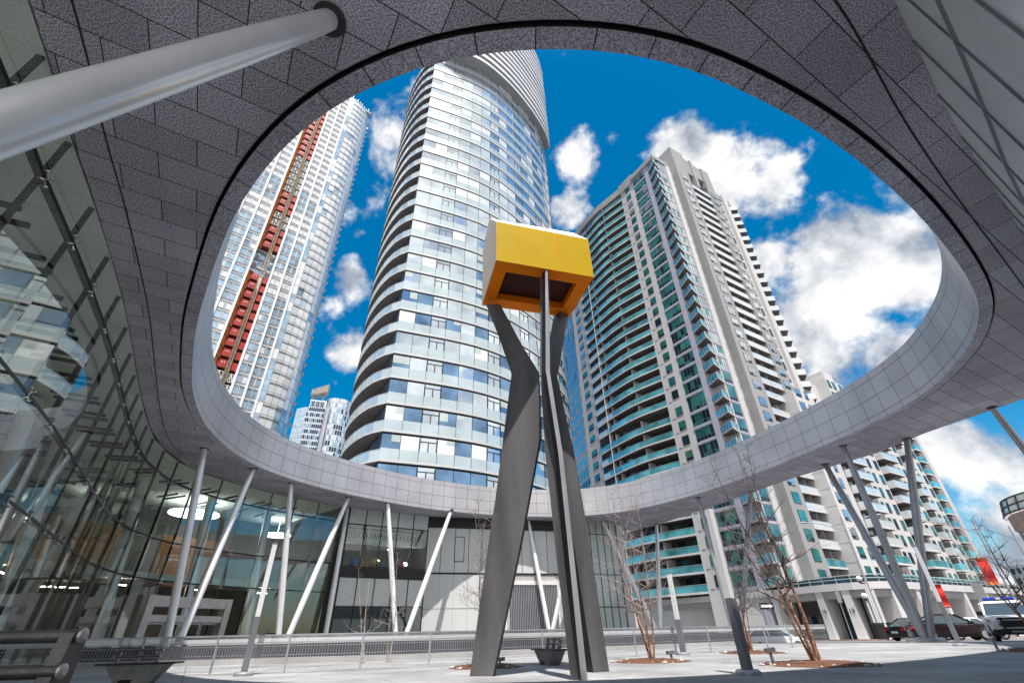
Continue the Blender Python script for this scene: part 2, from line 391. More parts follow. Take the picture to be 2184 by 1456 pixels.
def quadsheet(name, A, B, n, dz, mt, kind='structure'):
    b = MB()
    for i in range(len(A)-1):
        a0,a1,b0,b1 = A[i],A[i+1],B[i],B[i+1]
        for k in range(n):
            s,t = k/n,(k+1)/n
            p = [a0.lerp(b0,s), a1.lerp(b1,s), a1.lerp(b1,t), a0.lerp(b0,t)]
            b.face([(q.x,q.y,gz(q.x,q.y)+dz) for q in p])
    o = build(name, b, mt); o['kind'] = kind; return o
V2 = lambda *a: Vector(a)
quadsheet('plaza', [V2(-24,-6),V2(-24,27),V2(-10,39),V2(8,46)][:2]+[V2(-10,39)], [V2(30,-6),V2(30,24),V2(24,33)], 14, .012, M['plaza'])
# street on the right, from the plaza towards the apartment block
dV = V2(.85,.527)
quadsheet('road', crom([(8,38),(16,36),(26,33),(40,30),(70,40)], 16), crom([(14,78),(34,66),(44,58),(56,62),(100,88)], 16), 10, .008, M['asphalt'])
# ------------------------------------------------------------ canopy
S9 = 1.1333
INN = [(-12.21,15.24),(-13.03,16.85),(-14.04,19.4),(-14.65,22.93),(-14.4,25.75),(-13.5,28.2),(-12.2,30.4),(-10.18,32.9),(-7.08,35.91),(-1.92,38.9),(3.07,40.1),(5.96,39.9),(8.7,38.74),(10.93,36.61),(13.05,33.6),(14.63,30.22),(16.18,25.65),(17.25,21.36),(17.45,18.13),(17.16,16.42),(16.42,14.38),(15.64,12.91),(14.81,11.79),(13.96,10.88),(12.85,9.93),(11.94,9.2),(9.87,7.67),(7.89,6.38),(5.97,5.29),(4.06,4.44),(2.93,4.03),(1.47,3.77),(.02,3.76),(-1.4,3.97),(-2.85,4.48),(-4.09,5.18),(-5.29,6.13),(-6.62,7.46),(-8.57,9.88),(-9.9,11.64)]
INN = [(x*S9, y*S9) for x, y in INN]
E0 = crom(INN, 240, closed=True)
for _ in range(6): E0 = [(E0[i-1]+E0[i]*2+E0[(i+1)%240])/4 for i in range(240)]
# orientation: outwards (away from the opening)
ctr = V2(2, 22)
sd = 1 if normals(E0, True)[0].dot(E0[0]-ctr) > 0 else -1
HC, HT = 10.0, 12.5
GL = [(-5.6,-3.2),(-6.9,0.6),(-8.15,3.25),(-8.95,4.76),(-9.45,5.65),(-10.4,7.55),(-12.55,11.5),(-14.75,15.1),(-16.85,18.5),(-18.9,22.1),(-20.1,24.9),(-20.75,28.5),(-19.75,32.2),(-17.5,36.2),(-14.7,39.75)]
GR = [(2.3,-3.6),(3.4,.2),(5.1,2.15),(6.9,3.55),(8.85,5.15),(10.55,6.45),(12.4,7.8),(14.5,9.3),(20,13.2),(25.5,16.6)]
OUT = GL + [(-8.05,44.1),(6.54,48.2),(10.2,49.9),(10.6,53.2),(12.6,53.6),(15.0,50.2),(16.75,45.4),(18.1,41.8),(20.5,34.3),(23.3,28.7),(23.85,25.2),(25.4,20.8)] + GR[::-1]
def hit(d):
    best = None; n = len(OUT)
    for i in range(n):
        a = V2(*OUT[i]); e = V2(*OUT[(i+1)%n])-a; den = d.x*e.y-d.y*e.x
        if abs(den) < 1e-9: continue
        w = a-ctr; t = (w.x*e.y-w.y*e.x)/den; u = (w.x*d.y-w.y*d.x)/den
        if t > 0 and -1e-6 <= u <= 1+1e-6 and (best is None or t > best): best = t
    return ctr+d*best
EO = [hit((p-ctr).normalized()) for p in E0]
O = lambda d: offs(E0, d, True, sd)
can = thing('canopy', 'great grey disc canopy with a rounded triangular opening to the sky over the plaza', 'canopy', (0,0,0))
b = MB(); r0,r1,r2,r3 = O(.46),O(.50),O(.75),O(.95)
r1 = [r1[i] for i in range(240)]
fl = sd < 0
flat(b, r0, r1, 10.06, 10.0, closed=True, flip=not fl); flat(b, r1, r2, 10.0, 10.0, closed=True, flip=not fl); flat(b, r2, r3, 10.0, 10.0, closed=True, flip=not fl)
flat(b, r3, EO, 10.0, closed=True, flip=not fl)
build('soffit', b, M['soffit'], can, smooth=True)
b = MB(); flat(b, O(.38), O(.46), 10.24, 10.24, closed=True, flip=not fl); strip(b, O(.38), 9.985, 10.24, closed=True)
build('shadow_gap', b, M['groove'], can)
b = MB(); A, B = E0, O(.38); u = 0.
for i in range(240):
    j = (i+1)%240; l = (A[j]-A[i]).length
    b.face([(A[i].x,A[i].y,9.985),(A[j].x,A[j].y,9.985),(B[j].x,B[j].y,9.985),(B[i].x,B[i].y,9.985)], 0, [(u,.2),(u+l,.2),(u+l,.6),(u,.6)]); u += l
build('edge_trim', b, M['lip'], can)
b = MB(); strip(b, E0, 9.985, HT, closed=True); build('fascia', b, M['fascia'], can, smooth=True)
b = MB(); flat(b, E0, O(.6), HT, closed=True); flat(b, O(.6), EO, HT, 10.9, closed=True)
build('roof', b, M['roofing'], can)
b = MB(); strip(b, EO, 10.0, 10.9, closed=True); build('rim', b, M['concrete'], can)
for path in (GL[1:], GR):                              # joint that follows the glass
    P = crom(path, 60); q0 = offs(P, -.62 if path is not GR else -.62, side=-1 if path is not GR else -1); 
    if path is GR: q0 = offs(P, -.62, side=1)
    q1 = [p+(c-p).normalized()*.66 for p, c in zip(P, q0)]
    b = MB(); flat(b, q0, q1, 9.994); build('seam', b, M['groove'], can)
def col(top, base, r=.2, zt=10.0, zb=None, plinth=False, mt=None):
    zb = gz(*base) if zb is None else zb
    t = Vector((*top, zt)); p = Vector((*base, zb)); d = (t-p).normalized(); mb = MB()
    mb.tube([p, p+d*.35, p+(t-p)*.3, p+(t-p)*.75, t-d*.55, t+d*.15], [r*.62,r*.85,r,r*.95,r*.82,r*.72], 18)
    o = build('column', mb, mt or M['colwhite'], can, smooth=True)
    c = MB(); c.tube([t-d*.03, t+d*.2], [r*.95, r*.98], 20); c.tube([t-Vector((0,0,.035)), t+Vector((0,0,.02))], r*1.25, 24); build('collar', c, M['coldark'], o, smooth=True)
    if plinth:
        c = MB(); c.lathe([(.8,-.02),(.8,.16),(.72,.2),(.3,.22)], p, 28); build('plinth', c, M['galv'], o, smooth=True)
for t_, b_ in (((-17.9,25.2),(-16.9,26.1)),((-17,29.1),(-16.75,26.5)),((-16.0,32.6),(-14.95,33.8)),((-13.2,36.7),(-14.8,34.1)),((-10.6,38.8),(-8.75,39.0)),((-5.8,42.3),(-8.45,39.2)),
               ((-14.3,40.0),(-14.0,39.0)),((1.2,46.8),(2.75,45.8)),((5.9,46.4),(2.55,45.8)),((8.7,48.0),(12.2,46.3)),((11.9,52.4),(7.75,49.6)),((14.6,50.2),(12.1,46.6)),):
    col(t_, b_)
col((15.3,39.3),(15.1,38.0),mt=M['colshade']); col((19.0,37.6),(15.35,38.1),mt=M['colshade'])
col((21.2,30.9),(19.85,26.75), .2, plinth=True, mt=M['colshade']); col((20.2,27.2),(19.95,26.85), .19, mt=M['colshade']); col((23.4,26.2),(20.05,26.7), .2, mt=M['colshade'])
col((24.6,21.8),(30.2,25.4), .18, mt=M['colshade']); col((21.4,15.6),(27.5,19.0), .18, mt=M['colshade'])
col((-3.15,3.7),(-5.05,1.0), .23)

# ------------------------------------------------------------ glass lobby building on the left and behind
lob = thing('glass_lobby_building', 'curved glass lobby building with black mullions and bolted glass under the canopy', 'building', (0,0,0))
NP = 25; PG = crom(GL, NP); NG = normals(PG)                    # right-hand normal looks out to the plaza
TR = (3.65, 5.65, 8.8); ZT = 10.0
panes = Pool('glass_pane', lob, M['lobbyglass']); 
for i in range(NP-1):
    a, c = PG[i], PG[i+1]
    for z0, z1 in zip((0,)+TR, TR+(ZT,)):
        if (a-V2(-20.0,31)).length < 2.6 and z0 == 0: continue
        mb = MB(); mb.face([(a.x,a.y,z0+.012),(c.x,c.y,z0+.012),(c.x,c.y,z1-.012),(a.x,a.y,z1-.012)]); panes.add(mb)
panes.done()
mp_ = Pool('mullion', lob, M['mullion'])
for i in range(NP):
    a = PG[i]; n = NG[i]; mb = MB(); q = a-n*.10; mb.bar((q.x,q.y,0),(q.x,q.y,ZT),.045,.12,up=(n.x,n.y,0)); mp_.add(mb)
mp_.done()
for z in TR:
    mb = MB(); I = offs(PG,-.16); J = offs(PG,.015); slab(mb, J, I, z-.035, z+.035); build('transom', mb, M['mullion'], lob)
gcp = Pool('glass_clamp', lob, M['clamp'])
for i in range(NP):
    a = PG[i]; n = NG[i]; tg = V2(-n.y, n.x)
    for z in TR[:3]:
        mb = MB(); mb.bar((a.x-n.x*.06,a.y-n.y*.06,z),(a.x+n.x*.02,a.y+n.y*.02,z),.05,.05)
        for sx in (-1,1):
            for sz in (-1,1):
                p = a+n*.03+tg*sx*.11; mb.bar((a.x-n.x*.02,a.y-n.y*.02,z),(p.x,p.y,z+sz*.12),.022,.022)
                mb.tube([(p.x-n.x*.03,p.y-n.y*.03,z+sz*.12),(p.x+n.x*.03,p.y+n.y*.03,z+sz*.12)],.027,8)
        gcp.add(mb)
gcp.done()
# interior: ceiling, slots, back wall, columns
IN1 = offs(PG,-.2); IN2 = offs(PG,-11.); IN2 = crom([p for p in IN2[::3]], NP)
mb = MB(); flat(mb, offs(PG,-.02), IN2, 9.97); build('ceiling', mb, M['ceil'], lob)
mb = MB(); strip(mb, IN2, 0, 9.97); build('back_wall', mb, M['darkwall'], lob)
mb = MB(); flat(mb, IN1, IN2, .03); build('lobby_floor', mb, M['concrete'], lob)
mb = MB()
for i in range(2, NP-2):
    n = NG[i]; tg = V2(-n.y,n.x)
    for k in range(2):
        for o_ in ((1.4,3.0),(4.6,6.6)):
            p = PG[i]-n*o_[0]+tg*(k*.62+.3); q = PG[i]-n*o_[1]+tg*(k*.62+.3)
            mb.bar((p.x,p.y,9.6),(q.x,q.y,9.6),.11,.12)
build('ceiling_slot', mb, M['black'], lob)
for i in (4, 7, 10, 13, 15, 18, 20, 22):
    p = PG[i]-NG[i]*2.6; t = PG[i]-NG[i]*4.0
    mb = MB(); mb.tube([(p.x,p.y,0),(t.x,t.y,9.8)],.3,16); build('interior_column', mb, M['colwhite'], lob, smooth=True)
mb = MB()
for i in range(14, 23): 
    a = PG[i]-NG[i]*8.5; c = PG[i+1]-NG[i+1]*8.5
    if i in (17,18,20,21): mb.face([(a.x,a.y,4.2),(c.x,c.y,4.2),(c.x,c.y,7.6),(a.x,a.y,7.6)])
build('wood_wall', mb, M['wood'], lob)
mb = MB(); I = offs(PG,-6.5); J = offs(PG,-10.9); slab(mb, I[8:], J[8:], 4.3, 4.75); build('mezzanine', mb, M['concrete'], lob)
for k in range(1, NP-1, 2):  # strips run on along the whole facade, most added to light the ceiling
    mb = MB(); n = NG[k]; p = PG[k]-n*6.6; tg = V2(-n.y,n.x)
    mb.bar((p.x-tg.x*.5,p.y-tg.y*.5,3.9),(p.x+tg.x*.5,p.y+tg.y*.5,3.9),.08,.05)
    build('strip_and_fill_light', mb, M['tubeandfill'], lob)
for i, (az, D, z, r) in enumerate(((-34.3,44.5,9.5,1.75),(-26.3,49,9.1,1.15))):
    x, y = D*sin(radians(az)), D*cos(radians(az))
    mb = MB(); mb.lathe([(r*.98,-.06),(r,0),(r*.98,.08)], (x,y,z-.5), 40); mb.tube([(x,y,z-.42),(x,y,9.9)],.03,6)
    tag(build('ceiling_lamp', mb, M['disc'], None, smooth=True), ('large' if i==0 else 'small')+' white oval disc lamp hanging inside the glass lobby'+(' above the entrance' if i==0 else ' in front of the orange wall'), 'lamp')
mb = MB(); e_ = IN2[-1]; mb.bar((e_.x-.3,e_.y,4.98),(-17.6,46.4,4.98),.25,9.96); mb.face([(PG[-1].x,PG[-1].y,9.97),(-17.6,46.4,9.97),(e_.x,e_.y,9.97)]); build('end_wall', mb, M['darkwall'], lob)
# entrance portal
pa, pb = V2(-20.5,29.0), V2(-18.95,33.4)
ew = Wall(pa, pb-pa, V2(.94,-.33))
mb = MB(); Lw = (pb-pa).length
ew.box(mb,-.42,0,-.2,.35,0,2.9); ew.box(mb,Lw,Lw+.42,-.2,.35,0,2.9); ew.box(mb,0,Lw,-.2,.32,2.35,2.88); ew.box(mb,0,Lw,-.1,.28,1.62,1.95)
eo = build('entrance_frame', mb, mat('pinkish_portal_metal', (.52,.47,.46), .4, .3), lob)
for k in range(4):
    mb = MB(); t0 = k*Lw/4; ew.box(mb,t0+.04,t0+.09,0,.06,0,1.62); ew.box(mb,t0+Lw/4-.09,t0+Lw/4-.04,0,.06,0,1.62); ew.box(mb,t0+.09,t0+Lw/4-.09,0,.06,1.5,1.6); ew.box(mb,t0+.09,t0+Lw/4-.09,0,.06,0,.12)
    d_ = build('door', mb, M['galv'], eo)
# lounge section with the coloured balls
w1 = Wall((-14.7,39.75), (6.65,4.35), (.547,-.837)); L1 = 7.94
mb = MB()
w1.box(mb,-.1,.75,-.5,.12,0,10)
build('dark_pier', mb, M['black'], lob)
mb = MB(); w1.box(mb,.75,L1,-.5,.10,4.75,5.55); build('floor_edge', mb, M['black'], lob)
pn = Pool('glass_pane', lob, M['lobbyglass']); tp = MB(); fr = MB(); ml = MB()
nb = 5; t_ = [.75+(L1-.75)*k/nb for k in range(nb+1)]
for k in range(nb):
    a, c = t_[k]+.02, t_[k+1]-.02
    w1.quad(tp,a,c,0,8.75,9.98,0); w1.quad(fr,a,c,0,2.75,4.72,0)
    mb = MB(); w1.quad(mb,a,c,0,5.6,8.7); pn.add(mb); mb = MB(); w1.quad(mb,a,c,0,.05,2.7); pn.add(mb)
    w1.box(ml,t_[k]-.03,t_[k]+.03,-.1,.05,0,10)
w1.box(ml,L1-.03,L1+.03,-.1,.05,0,10); w1.box(ml,.75,L1,-.08,.04,8.69,8.76); w1.box(ml,.75,L1,-.08,.04,2.69,2.76)
pn.done(); build('frosted_panel', tp, M['frost'], lob); build('frosted_panel', fr, M['concrete2'], lob); build('mullion', ml, M['mullion'], lob)
mb = MB(); w1.box(mb,.2,L1+3,-7.2,-7,0,10); w1.box(mb,.2,.4,-7,-.4,0,10); w1.box(mb,L1+1.4,L1+1.6,-7,-.4,0,10); build('back_wall', mb, M['darkwall'], lob)
mb = MB(); w1.box(mb,.2,L1+1.6,-7,-.5,5.0,5.5); w1.box(mb,.2,L1+1.6,-7,-.3,9.8,9.95); w1.box(mb,.75,L1-.6,-2.2,-2.0,0,1.95); build('lounge_floor', mb, M['concrete'], lob)
mb = MB(); w1.box(mb,2.5,5.3,-1.6,-1.2,0,1.0); w1.box(mb,6.3,6.9,-1.6,-1.2,0,1.2); build('reception_counter', mb, M['black'], lob)
mb = MB()
for k in range(22):                                    # white truss of the lounge ceiling
    a = .8+k*.34; w = (random.uniform(-.1,.1), random.uniform(-.1,.1))
    mb.bar(w1.P(a,-1.3,7.85),w1.P(a+.34,-1.3,8.5),.045,.045); mb.bar(w1.P(a+.34,-1.3,7.85+w[0]),w1.P(a,-1.3+w[1],8.5),.045,.045)
mb.bar(w1.P(.8,-1.3,7.82),w1.P(8.3,-1.3,7.82),.09,.09); mb.bar(w1.P(.8,-1.3,8.52),w1.P(8.3,-1.3,8.52),.07,.07)
build('ceiling_truss', mb, M['whitemetal'], lob)
mb = MB(); w1.box(mb,.8,8.3,-2.2,-1.2,7.55,7.8); build('lounge_beam', mb, M['ceil'], lob)
for a,o_,z in ((1.1,-4,7.3),(1.0,-3,6.9),(4.6,-4,6.6),(5.4,-3,7.4),(7.3,-4,6.5),(7.0,-3,6.2)): mb = MB(); mb.bar(w1.P(a,o_,z),w1.P(a+.55,o_-.4,z+.05),.06,.05); build('strip_and_fill_light', mb, M['tubeandfill'], lob)
for nm_, t0, r, z, c in (('large blue ball on the ledge behind the lounge glass, leftmost of the coloured balls',1.72,.34,5.95,(.0,.16,.55)),('large yellow ball on the ledge behind the lounge glass',3.55,.36,5.98,(.75,.42,.01)),('violet blue ball beside the crimson ball behind the lounge glass',5.1,.31,5.9,(.03,.09,.5)),
        ('crimson ball at the right end of the row behind the lounge glass',5.95,.28,5.85,(.5,.02,.07)),('small scarlet ball hanging above the row of coloured balls',4.85,.12,6.62,(.6,.02,.02)),('small pale blue ball low between the yellow and violet balls',4.45,.15,5.72,(.08,.25,.6)),('tiny gold ball beside the large yellow one',2.98,.11,5.68,(.6,.38,.08))):
    mb = MB(); x,y,_ = w1.P(t0,-.62,0); mb.lathe([(r*sin(pi*q/14)+.001,-r*cos(pi*q/14)) for q in range(15)],(x,y,z),22)
    tag(build('lounge_ball', mb, mat('ball_'+nm_.split()[1], c,.35,0,.05,3), None, smooth=True), nm_, 'ball', 'coloured balls in the lounge window')
# grey clad section with the slatted garage door
w2 = Wall((-8.05,44.1), (14.59,4.1), (.27,-.963)); L2 = 15.15
mb = MB(); w2.box(mb,0,L2,-.6,0,0,10); build('clad_wall', mb, M['concrete'], lob)
mb = MB(); mj = MB()
for k in range(12):
    a = .05+k*1.26; w2.box(mb,a,a+1.22,0,.03,5.35,9.0); 
    if not (7.2 < a+.6 < 12.6): w2.box(mb,a,a+1.22,0,.03,.05,2.55); w2.box(mb,a,a+1.22,0,.03,2.62,5.2)
build('frosted_panel', mb, M['concrete2'], lob)
mb = MB(); w2.box(mb,0,L2,0,.05,5.2,5.33); w2.box(mb,0,L2,0,.04,9.02,9.95); build('dark_band', mb, M['black'], lob)
mb = MB()
for k in range(13): w2.box(mb,.02+k*1.26-.02,.02+k*1.26+.02,0,.04,5.35,9.0)
build('panel_joint', mb, M['mullion'], lob)
mb = MB(); w2.box(mb,7.35,12.1,.0,.02,0,4.4); gd = build('garage_door', mb, M['walldark'], lob)
mb = MB()
for k in range(30): a = 7.4+k*.158; w2.box(mb,a,a+.05,.02,.08,0,4.38)
build('door_slat', mb, M['galv'], gd)
mb = MB(); w2.box(mb,7.2,12.25,0,.1,4.4,4.72); w2.box(mb,7.2,7.34,0,.1,0,4.4); w2.box(mb,12.1,12.25,0,.1,0,4.4); build('door_frame', mb, M['offwhite'], gd)
mb = MB(); w2.box(mb,2.5,3.4,.03,.08,6.2,8.3); ww = build('window', mb, M['frame'], lob); mb = MB(); w2.box(mb,2.56,3.34,.08,.09,6.26,8.24); build('pane', mb, M['frost'], ww)
w3 = Wall((6.54,48.2),(3.7,1.75),(.43,-.903))
mb = MB(); w3.box(mb,0,4.1,-.6,0,0,10); build('glass_wing', mb, M['frost'], lob)
mb = MB()
for k in range(6): w3.box(mb,k*.8,k*.8+.045,0,.05,0,10)
for z in (2.6,5.3,8.9): w3.box(mb,0,4.1,0,.045,z,z+.06)
w3.box(mb,.3,1.0,0,.03,.2,4.6)
build('mullion', mb, M['mullion'], lob)
mb = MB(); w3.box(mb,4.1,4.75,-5,.1,0,9.95); build('white_corner', mb, M['offwhite'], lob)
# roof over the lobby
mb = MB(); P = crom(GL,30)+[V2(-8.05,44.1),V2(6.54,48.2),V2(10.2,49.9)]; Q = offs(P,-13.)
flat(mb,P,Q,10.95); build('roof', mb, M['roofing'], lob)
# ------------------------------------------------------------ glass wall of the building on the right, over the camera
rw = thing('glass_facade', 'tall pale glass facade that meets the canopy soffit overhead on the right', 'glass facade', (0,0,0))
PR = crom(GR, 20); NR = normals(PR, side=-1)
M['palewall'] = mirror('facade_glass_pale', (.64,.71,.73), .2, .08, .02, .7, .12)
pw = Pool('glass_pane', rw, M['palewall'])
for i in range(19):
    a, c = PR[i], PR[i+1]
    for z0, z1 in ((0,2.6),(2.6,5.2),(5.2,7.6),(7.6,10.3)):
        mb = MB(); mb.face([(a.x,a.y,z0+.02),(c.x,c.y,z0+.02),(c.x,c.y,z1-.02),(a.x,a.y,z1-.02)]); pw.add(mb)
pw.done()
mb = MB()
for i in range(20):
    p = PR[i]; n = NR[i]; mb.bar((p.x,p.y,0),(p.x,p.y,9.98),.03,.06,up=(n.x,n.y,0))
build('mullion', mb, M['framegrey'], rw)
for z in (2.6,5.2,7.6):
    mb = MB(); slab(mb, offs(PR,.05,side=-1), offs(PR,-.05,side=-1), z-.015, z+.015); build('transom', mb, M['framegrey'], rw)
# ------------------------------------------------------------ round glass tower in the middle
FK = 3.667; ZK = [21.5+FK*k for k in range(-5, 25)]
ct = thing('glass_tower', 'tall curved glass condominium tower with frosted balcony bands, in the middle of the opening', 'tower', (-6,62,0))
FP = crom([(-15.8,51.6),(-12,53.1),(-8.4,54.6),(-5,56.4),(-1.8,58.8),(1.3,61.9),(4.2,65.3),(6.8,68.9),(8.7,72.2),(9.9,75.6),(10.6,79.5)], 19)
LWL = crom([(-15.8,51.6),(-18.1,55.3),(-20.2,59.0),(-22.0,63.0),(-22.8,67.5)], 9)
BAL = crom([(-15.8,51.6),(-17.7,52.5),(-19.3,53.9),(-21.2,56.2),(-23.2,59.4),(-24.6,62.6),(-25.5,66.6),(-25.7,69.5)], 15)
BK = [V2(-20,84),V2(4,90)]
core = [(p.x,p.y) for p in offs(FP,-.35)] + [(4,90),(-20,84)] + [(p.x,p.y) for p in offs(LWL[1:],-.25,side=-1)][::-1]
mb = MB(); mb.prism(core, 0, 112.5); build('core_wall', mb, M['slot'], ct)
wp = Pool('window', ct, [M['towerglass'],M['towerblue'],M['frame'],M['paleglass'],M['frost']]); sp = Pool('spandrel_panel', ct, [M['spandrel'],M['slabgrey'],M['mullion']])
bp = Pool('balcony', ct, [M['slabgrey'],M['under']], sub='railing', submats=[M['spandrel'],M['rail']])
lw = Pool('balcony_window_wall', ct, [M['towerblue'],M['frame']])
FPo = offs(FP,.06); FN = normals(FP); rnd = random.Random(3)
def seg(mb, a, c, n, z0, z1, o, mi, i0=.02):
    d = (c-a); l = d.length; d = d/l; p = a+d*i0+n*o; q = c-d*i0+n*o
    mb.face([(p.x,p.y,z0),(q.x,q.y,z0),(q.x,q.y,z1),(p.x,p.y,z1)], mi)
def wave(k, i): return rnd.random()
for k, z in enumerate(ZK):
    mb = MB(); slab(mb, offs(FP,.08), offs(FP,-.3), z, z+.26, 1)
    strip(mb, offs(FP,.05), z+.26, z+1.62, 0)
    for i in range(1, 18):
        p = FP[i]; n = FN[i]; mb.bar((p.x+n.x*.05,p.y+n.y*.05,z+.26),(p.x+n.x*.05,p.y+n.y*.05,z+3.36),.045,.06,2,up=(n.x,n.y,0))
    sp.add(mb)
    for i in range(18):
        a, c = FP[i], FP[i+1]; n = ((FN[i]+FN[i+1])/2); mb = MB()
        low = z < 52
        g = (1 if (low and rnd.random() < (.95-.022*(z-10)) and i not in (2,)) else (3 if rnd.random() < .3 else 0))  # lower panes bluer: dark reflections of buildings put into the glass colour
        seg(mb,a,c,n,z+1.62,z+3.36,.02,g)
        if i in (2,6,9,12):                            # opening light in a dark frame
            for (s0,s1,y0,y1) in ((0,1,2.78,2.9),(.0,.06,1.62,3.3),(.94,1,1.62,3.3),(.47,.53,1.62,2.8)):
                u0,u1 = a.lerp(c,s0)+n*.06, a.lerp(c,s1)+n*.06
                mb.face([(u0.x,u0.y,z+y0),(u1.x,u1.y,z+y0),(u1.x,u1.y,z+y1),(u0.x,u0.y,z+y1)],2)
            if rnd.random() < .75: mb.m[0] = 0
        elif low and rnd.random() < .3:
            yb = rnd.choice((2.2,2.5,2.8)); s0 = rnd.choice((0,.0,.5)); u0,u1 = a.lerp(c,.02+s0*.98),a.lerp(c,.5 if (s0 == 0 and rnd.random()<.5) else .98); u0 = u0+n*.035; u1 = u1+n*.035
            mb.face([(u0.x,u0.y,z+yb),(u1.x,u1.y,z+yb),(u1.x,u1.y,z+3.34),(u0.x,u0.y,z+3.34)],4)
        wp.add(mb)
    mb = MB(); sl = BAL; inn = crom([(p.x,p.y) for p in LWL], 15)
    slab(mb, sl, offs(inn,-.1,side=-1), z, z+.26, 0, 1); rl = MB()
    strip(rl, offs(sl,-.03,side=-1), z+.26, z+1.45, 0)
    q = offs(sl,-.03,side=-1)
    for a, c in zip(q, q[1:]): rl.bar((a.x,a.y,z+1.47),(c.x,c.y,z+1.47),.05,.05,1)
    for a in q[1:-1]: rl.bar((a.x,a.y,z+.2),(a.x,a.y,z+1.47),.03,.03,1)
    bp.add(mb, rl)
    mb = MB(); strip(mb, offs(LWL,.0,side=-1), z+.26, z+3.36, 0)
    for a in LWL[1:-1]: mb.bar((a.x,a.y,z+.26),(a.x,a.y,z+3.6),.12,.12,1)
    lw.add(mb)
wp.done(); sp.done(); bp.done(); lw.done()
# upper drum that oversails the glass
U0_ = crom([(-13.5,50.7),(-9,51.6),(-5.3,53.3),(-1.6,56.2),(1.9,59.7),(5.0,63.5),(8.0,67.8),(10.2,71.8),(11.6,76)], 30)
mb = MB(); mb.prism([(p.x,p.y) for p in offs(U0_,-.9)]+[(4,90),(-20,84),(-23,66),(-18.5,54.5)], 112.4, 152); build('upper_core', mb, M['greymetal'], ct)
ub = Pool('upper_band', ct, [M['whitemetal'],M['greymetal']])
mb = MB(); slab(mb, U0_, offs(U0_,-2.5), 112.2, 113.2, 0, 1); ub.add(mb)
for k in range(14):
    z = 114.6+k*2.7; mb = MB(); W_ = offs(U0_,.05+.05*sin(k)); slab(mb, W_, offs(U0_,-.9), z, z+1.35, 0, 1); ub.add(mb)
ub.done()
# ------------------------------------------------------------ white glass tower with the red hoist slot, left
lt = thing('white_glass_tower', 'very tall white glass tower at left with a red and orange slot', 'tower', (-70,112,0))
FL = 3.3; A0 = V2(-71.7,104.8); dL = V2(.77,.64).normalized(); nL = V2(dL.y,-dL.x)
lwll = Wall(A0, dL, nL); NF = 56; Z0L = 14.0; ZTOP = Z0L+NF*FL
mb = MB(); lwll.box(mb,-34,-7.2,-22,-.15,0,ZTOP); lwll.box(mb,-7.2,-1.2,-22,-3.0,0,ZTOP); lwll.box(mb,-1.2,6.2,-22,-.15,0,ZTOP); build('wall', mb, M['whiteclad'], lt)
cv = crom([(5.3,0),(8,0.15),(11,-.5),(13.5,-2.0),(15.3,-4.6),(16.1,-8),(16,-14)], 13)
cv = [A0+dL*p.x+nL*p.y for p in cv]
mb = MB(); mb.prism([(p.x,p.y) for p in offs(cv,-.12)]+[(lwll.P(5.3,-16,0))[:2]], 0, ZTOP-1); build('curved_wall', mb, M['whiteclad'], lt)
prs = Pool('pier', lt, M['whiteclad'])
for t in (-27,-22.95,-19.05,-15.2,-11.2,-7.35,-1.15,2.05,5.3):
    mb = MB(); lwll.box(mb,t-.28,t+.28,-.1,.45,0,ZTOP); prs.add(mb)
prs.done()
wn = Pool('window', lt, [M['blueglass'],M['paleglass'],M['whitemetal'],M['greymetal']]); rr = random.Random(11)
for k in range(NF):
    z = Z0L+k*FL
    for ci, (t0, t1) in enumerate(((-26.6,-23.2),(-22.7,-19.3),(-18.8,-15.5),(-14.9,-11.5),(-10.9,-7.65),(-.85,1.75),(2.35,5.0))):
        mb = MB(); w_ = (t1-t0)
        blue = (k < 30 and not (k in (22,23,24) and ci > 4)) or (33 <= k < 36)
        for (s0,s1) in ((.02,.40),(.44,.52),(.60,.98)):
            g = (0 if rr.random() < .85 else 1) if blue else 1
            lwll.quad(mb,t0+w_*s0,t0+w_*s1,.02,z+.55,z+2.75,g)
        lwll.box(mb,t0,t1,.0,.18,z+2.78,z+2.98,3 if k%1==0 else 2); lwll.box(mb,t0+w_*.41,t0+w_*.43,.0,.1,z+.5,z+2.8,2); lwll.box(mb,t0+w_*.54,t0+w_*.58,.0,.1,z+.5,z+2.8,2)
        wn.add(mb)
wn.done()
cg = Pool('curtain_glazing', lt, [M['paleglass'],M['frame'],M['blueglass'],M['greymetal']]); CN = normals(cv)
for k in range(NF):
    z = Z0L+k*FL; mb = MB()
    for i in range(12):
        a, c = cv[i], cv[i+1]; n = (CN[i]+CN[i+1])/2
        seg(mb,a,c,n,z+.06,z+FL-.06,.03, 2 if (k < 12 and 2 < i < 7 and rr.random() < .6) or rr.random() < .05 or (i < 1 and rr.random() < .6) else 0, .05)
    slab(mb, offs(cv,.05), offs(cv,-.1), z-.05, z+.05, 3)
    for i in range(0,13): p = cv[i]; mb.bar((p.x,p.y,z),(p.x,p.y,z+FL),.05,.1,3,up=(CN[i].x,CN[i].y,0))
    q = [cv[j]+CN[j]*(.12) for j in range(1,5)]
    for a, c in zip(q,q[1:]): mb.bar((a.x,a.y,z+2.6),(c.x,c.y,z+2.6),.1,.12,1)
    cg.add(mb)
cg.done()
fn = Pool('balcony_fin', lt, M['whitemetal'])
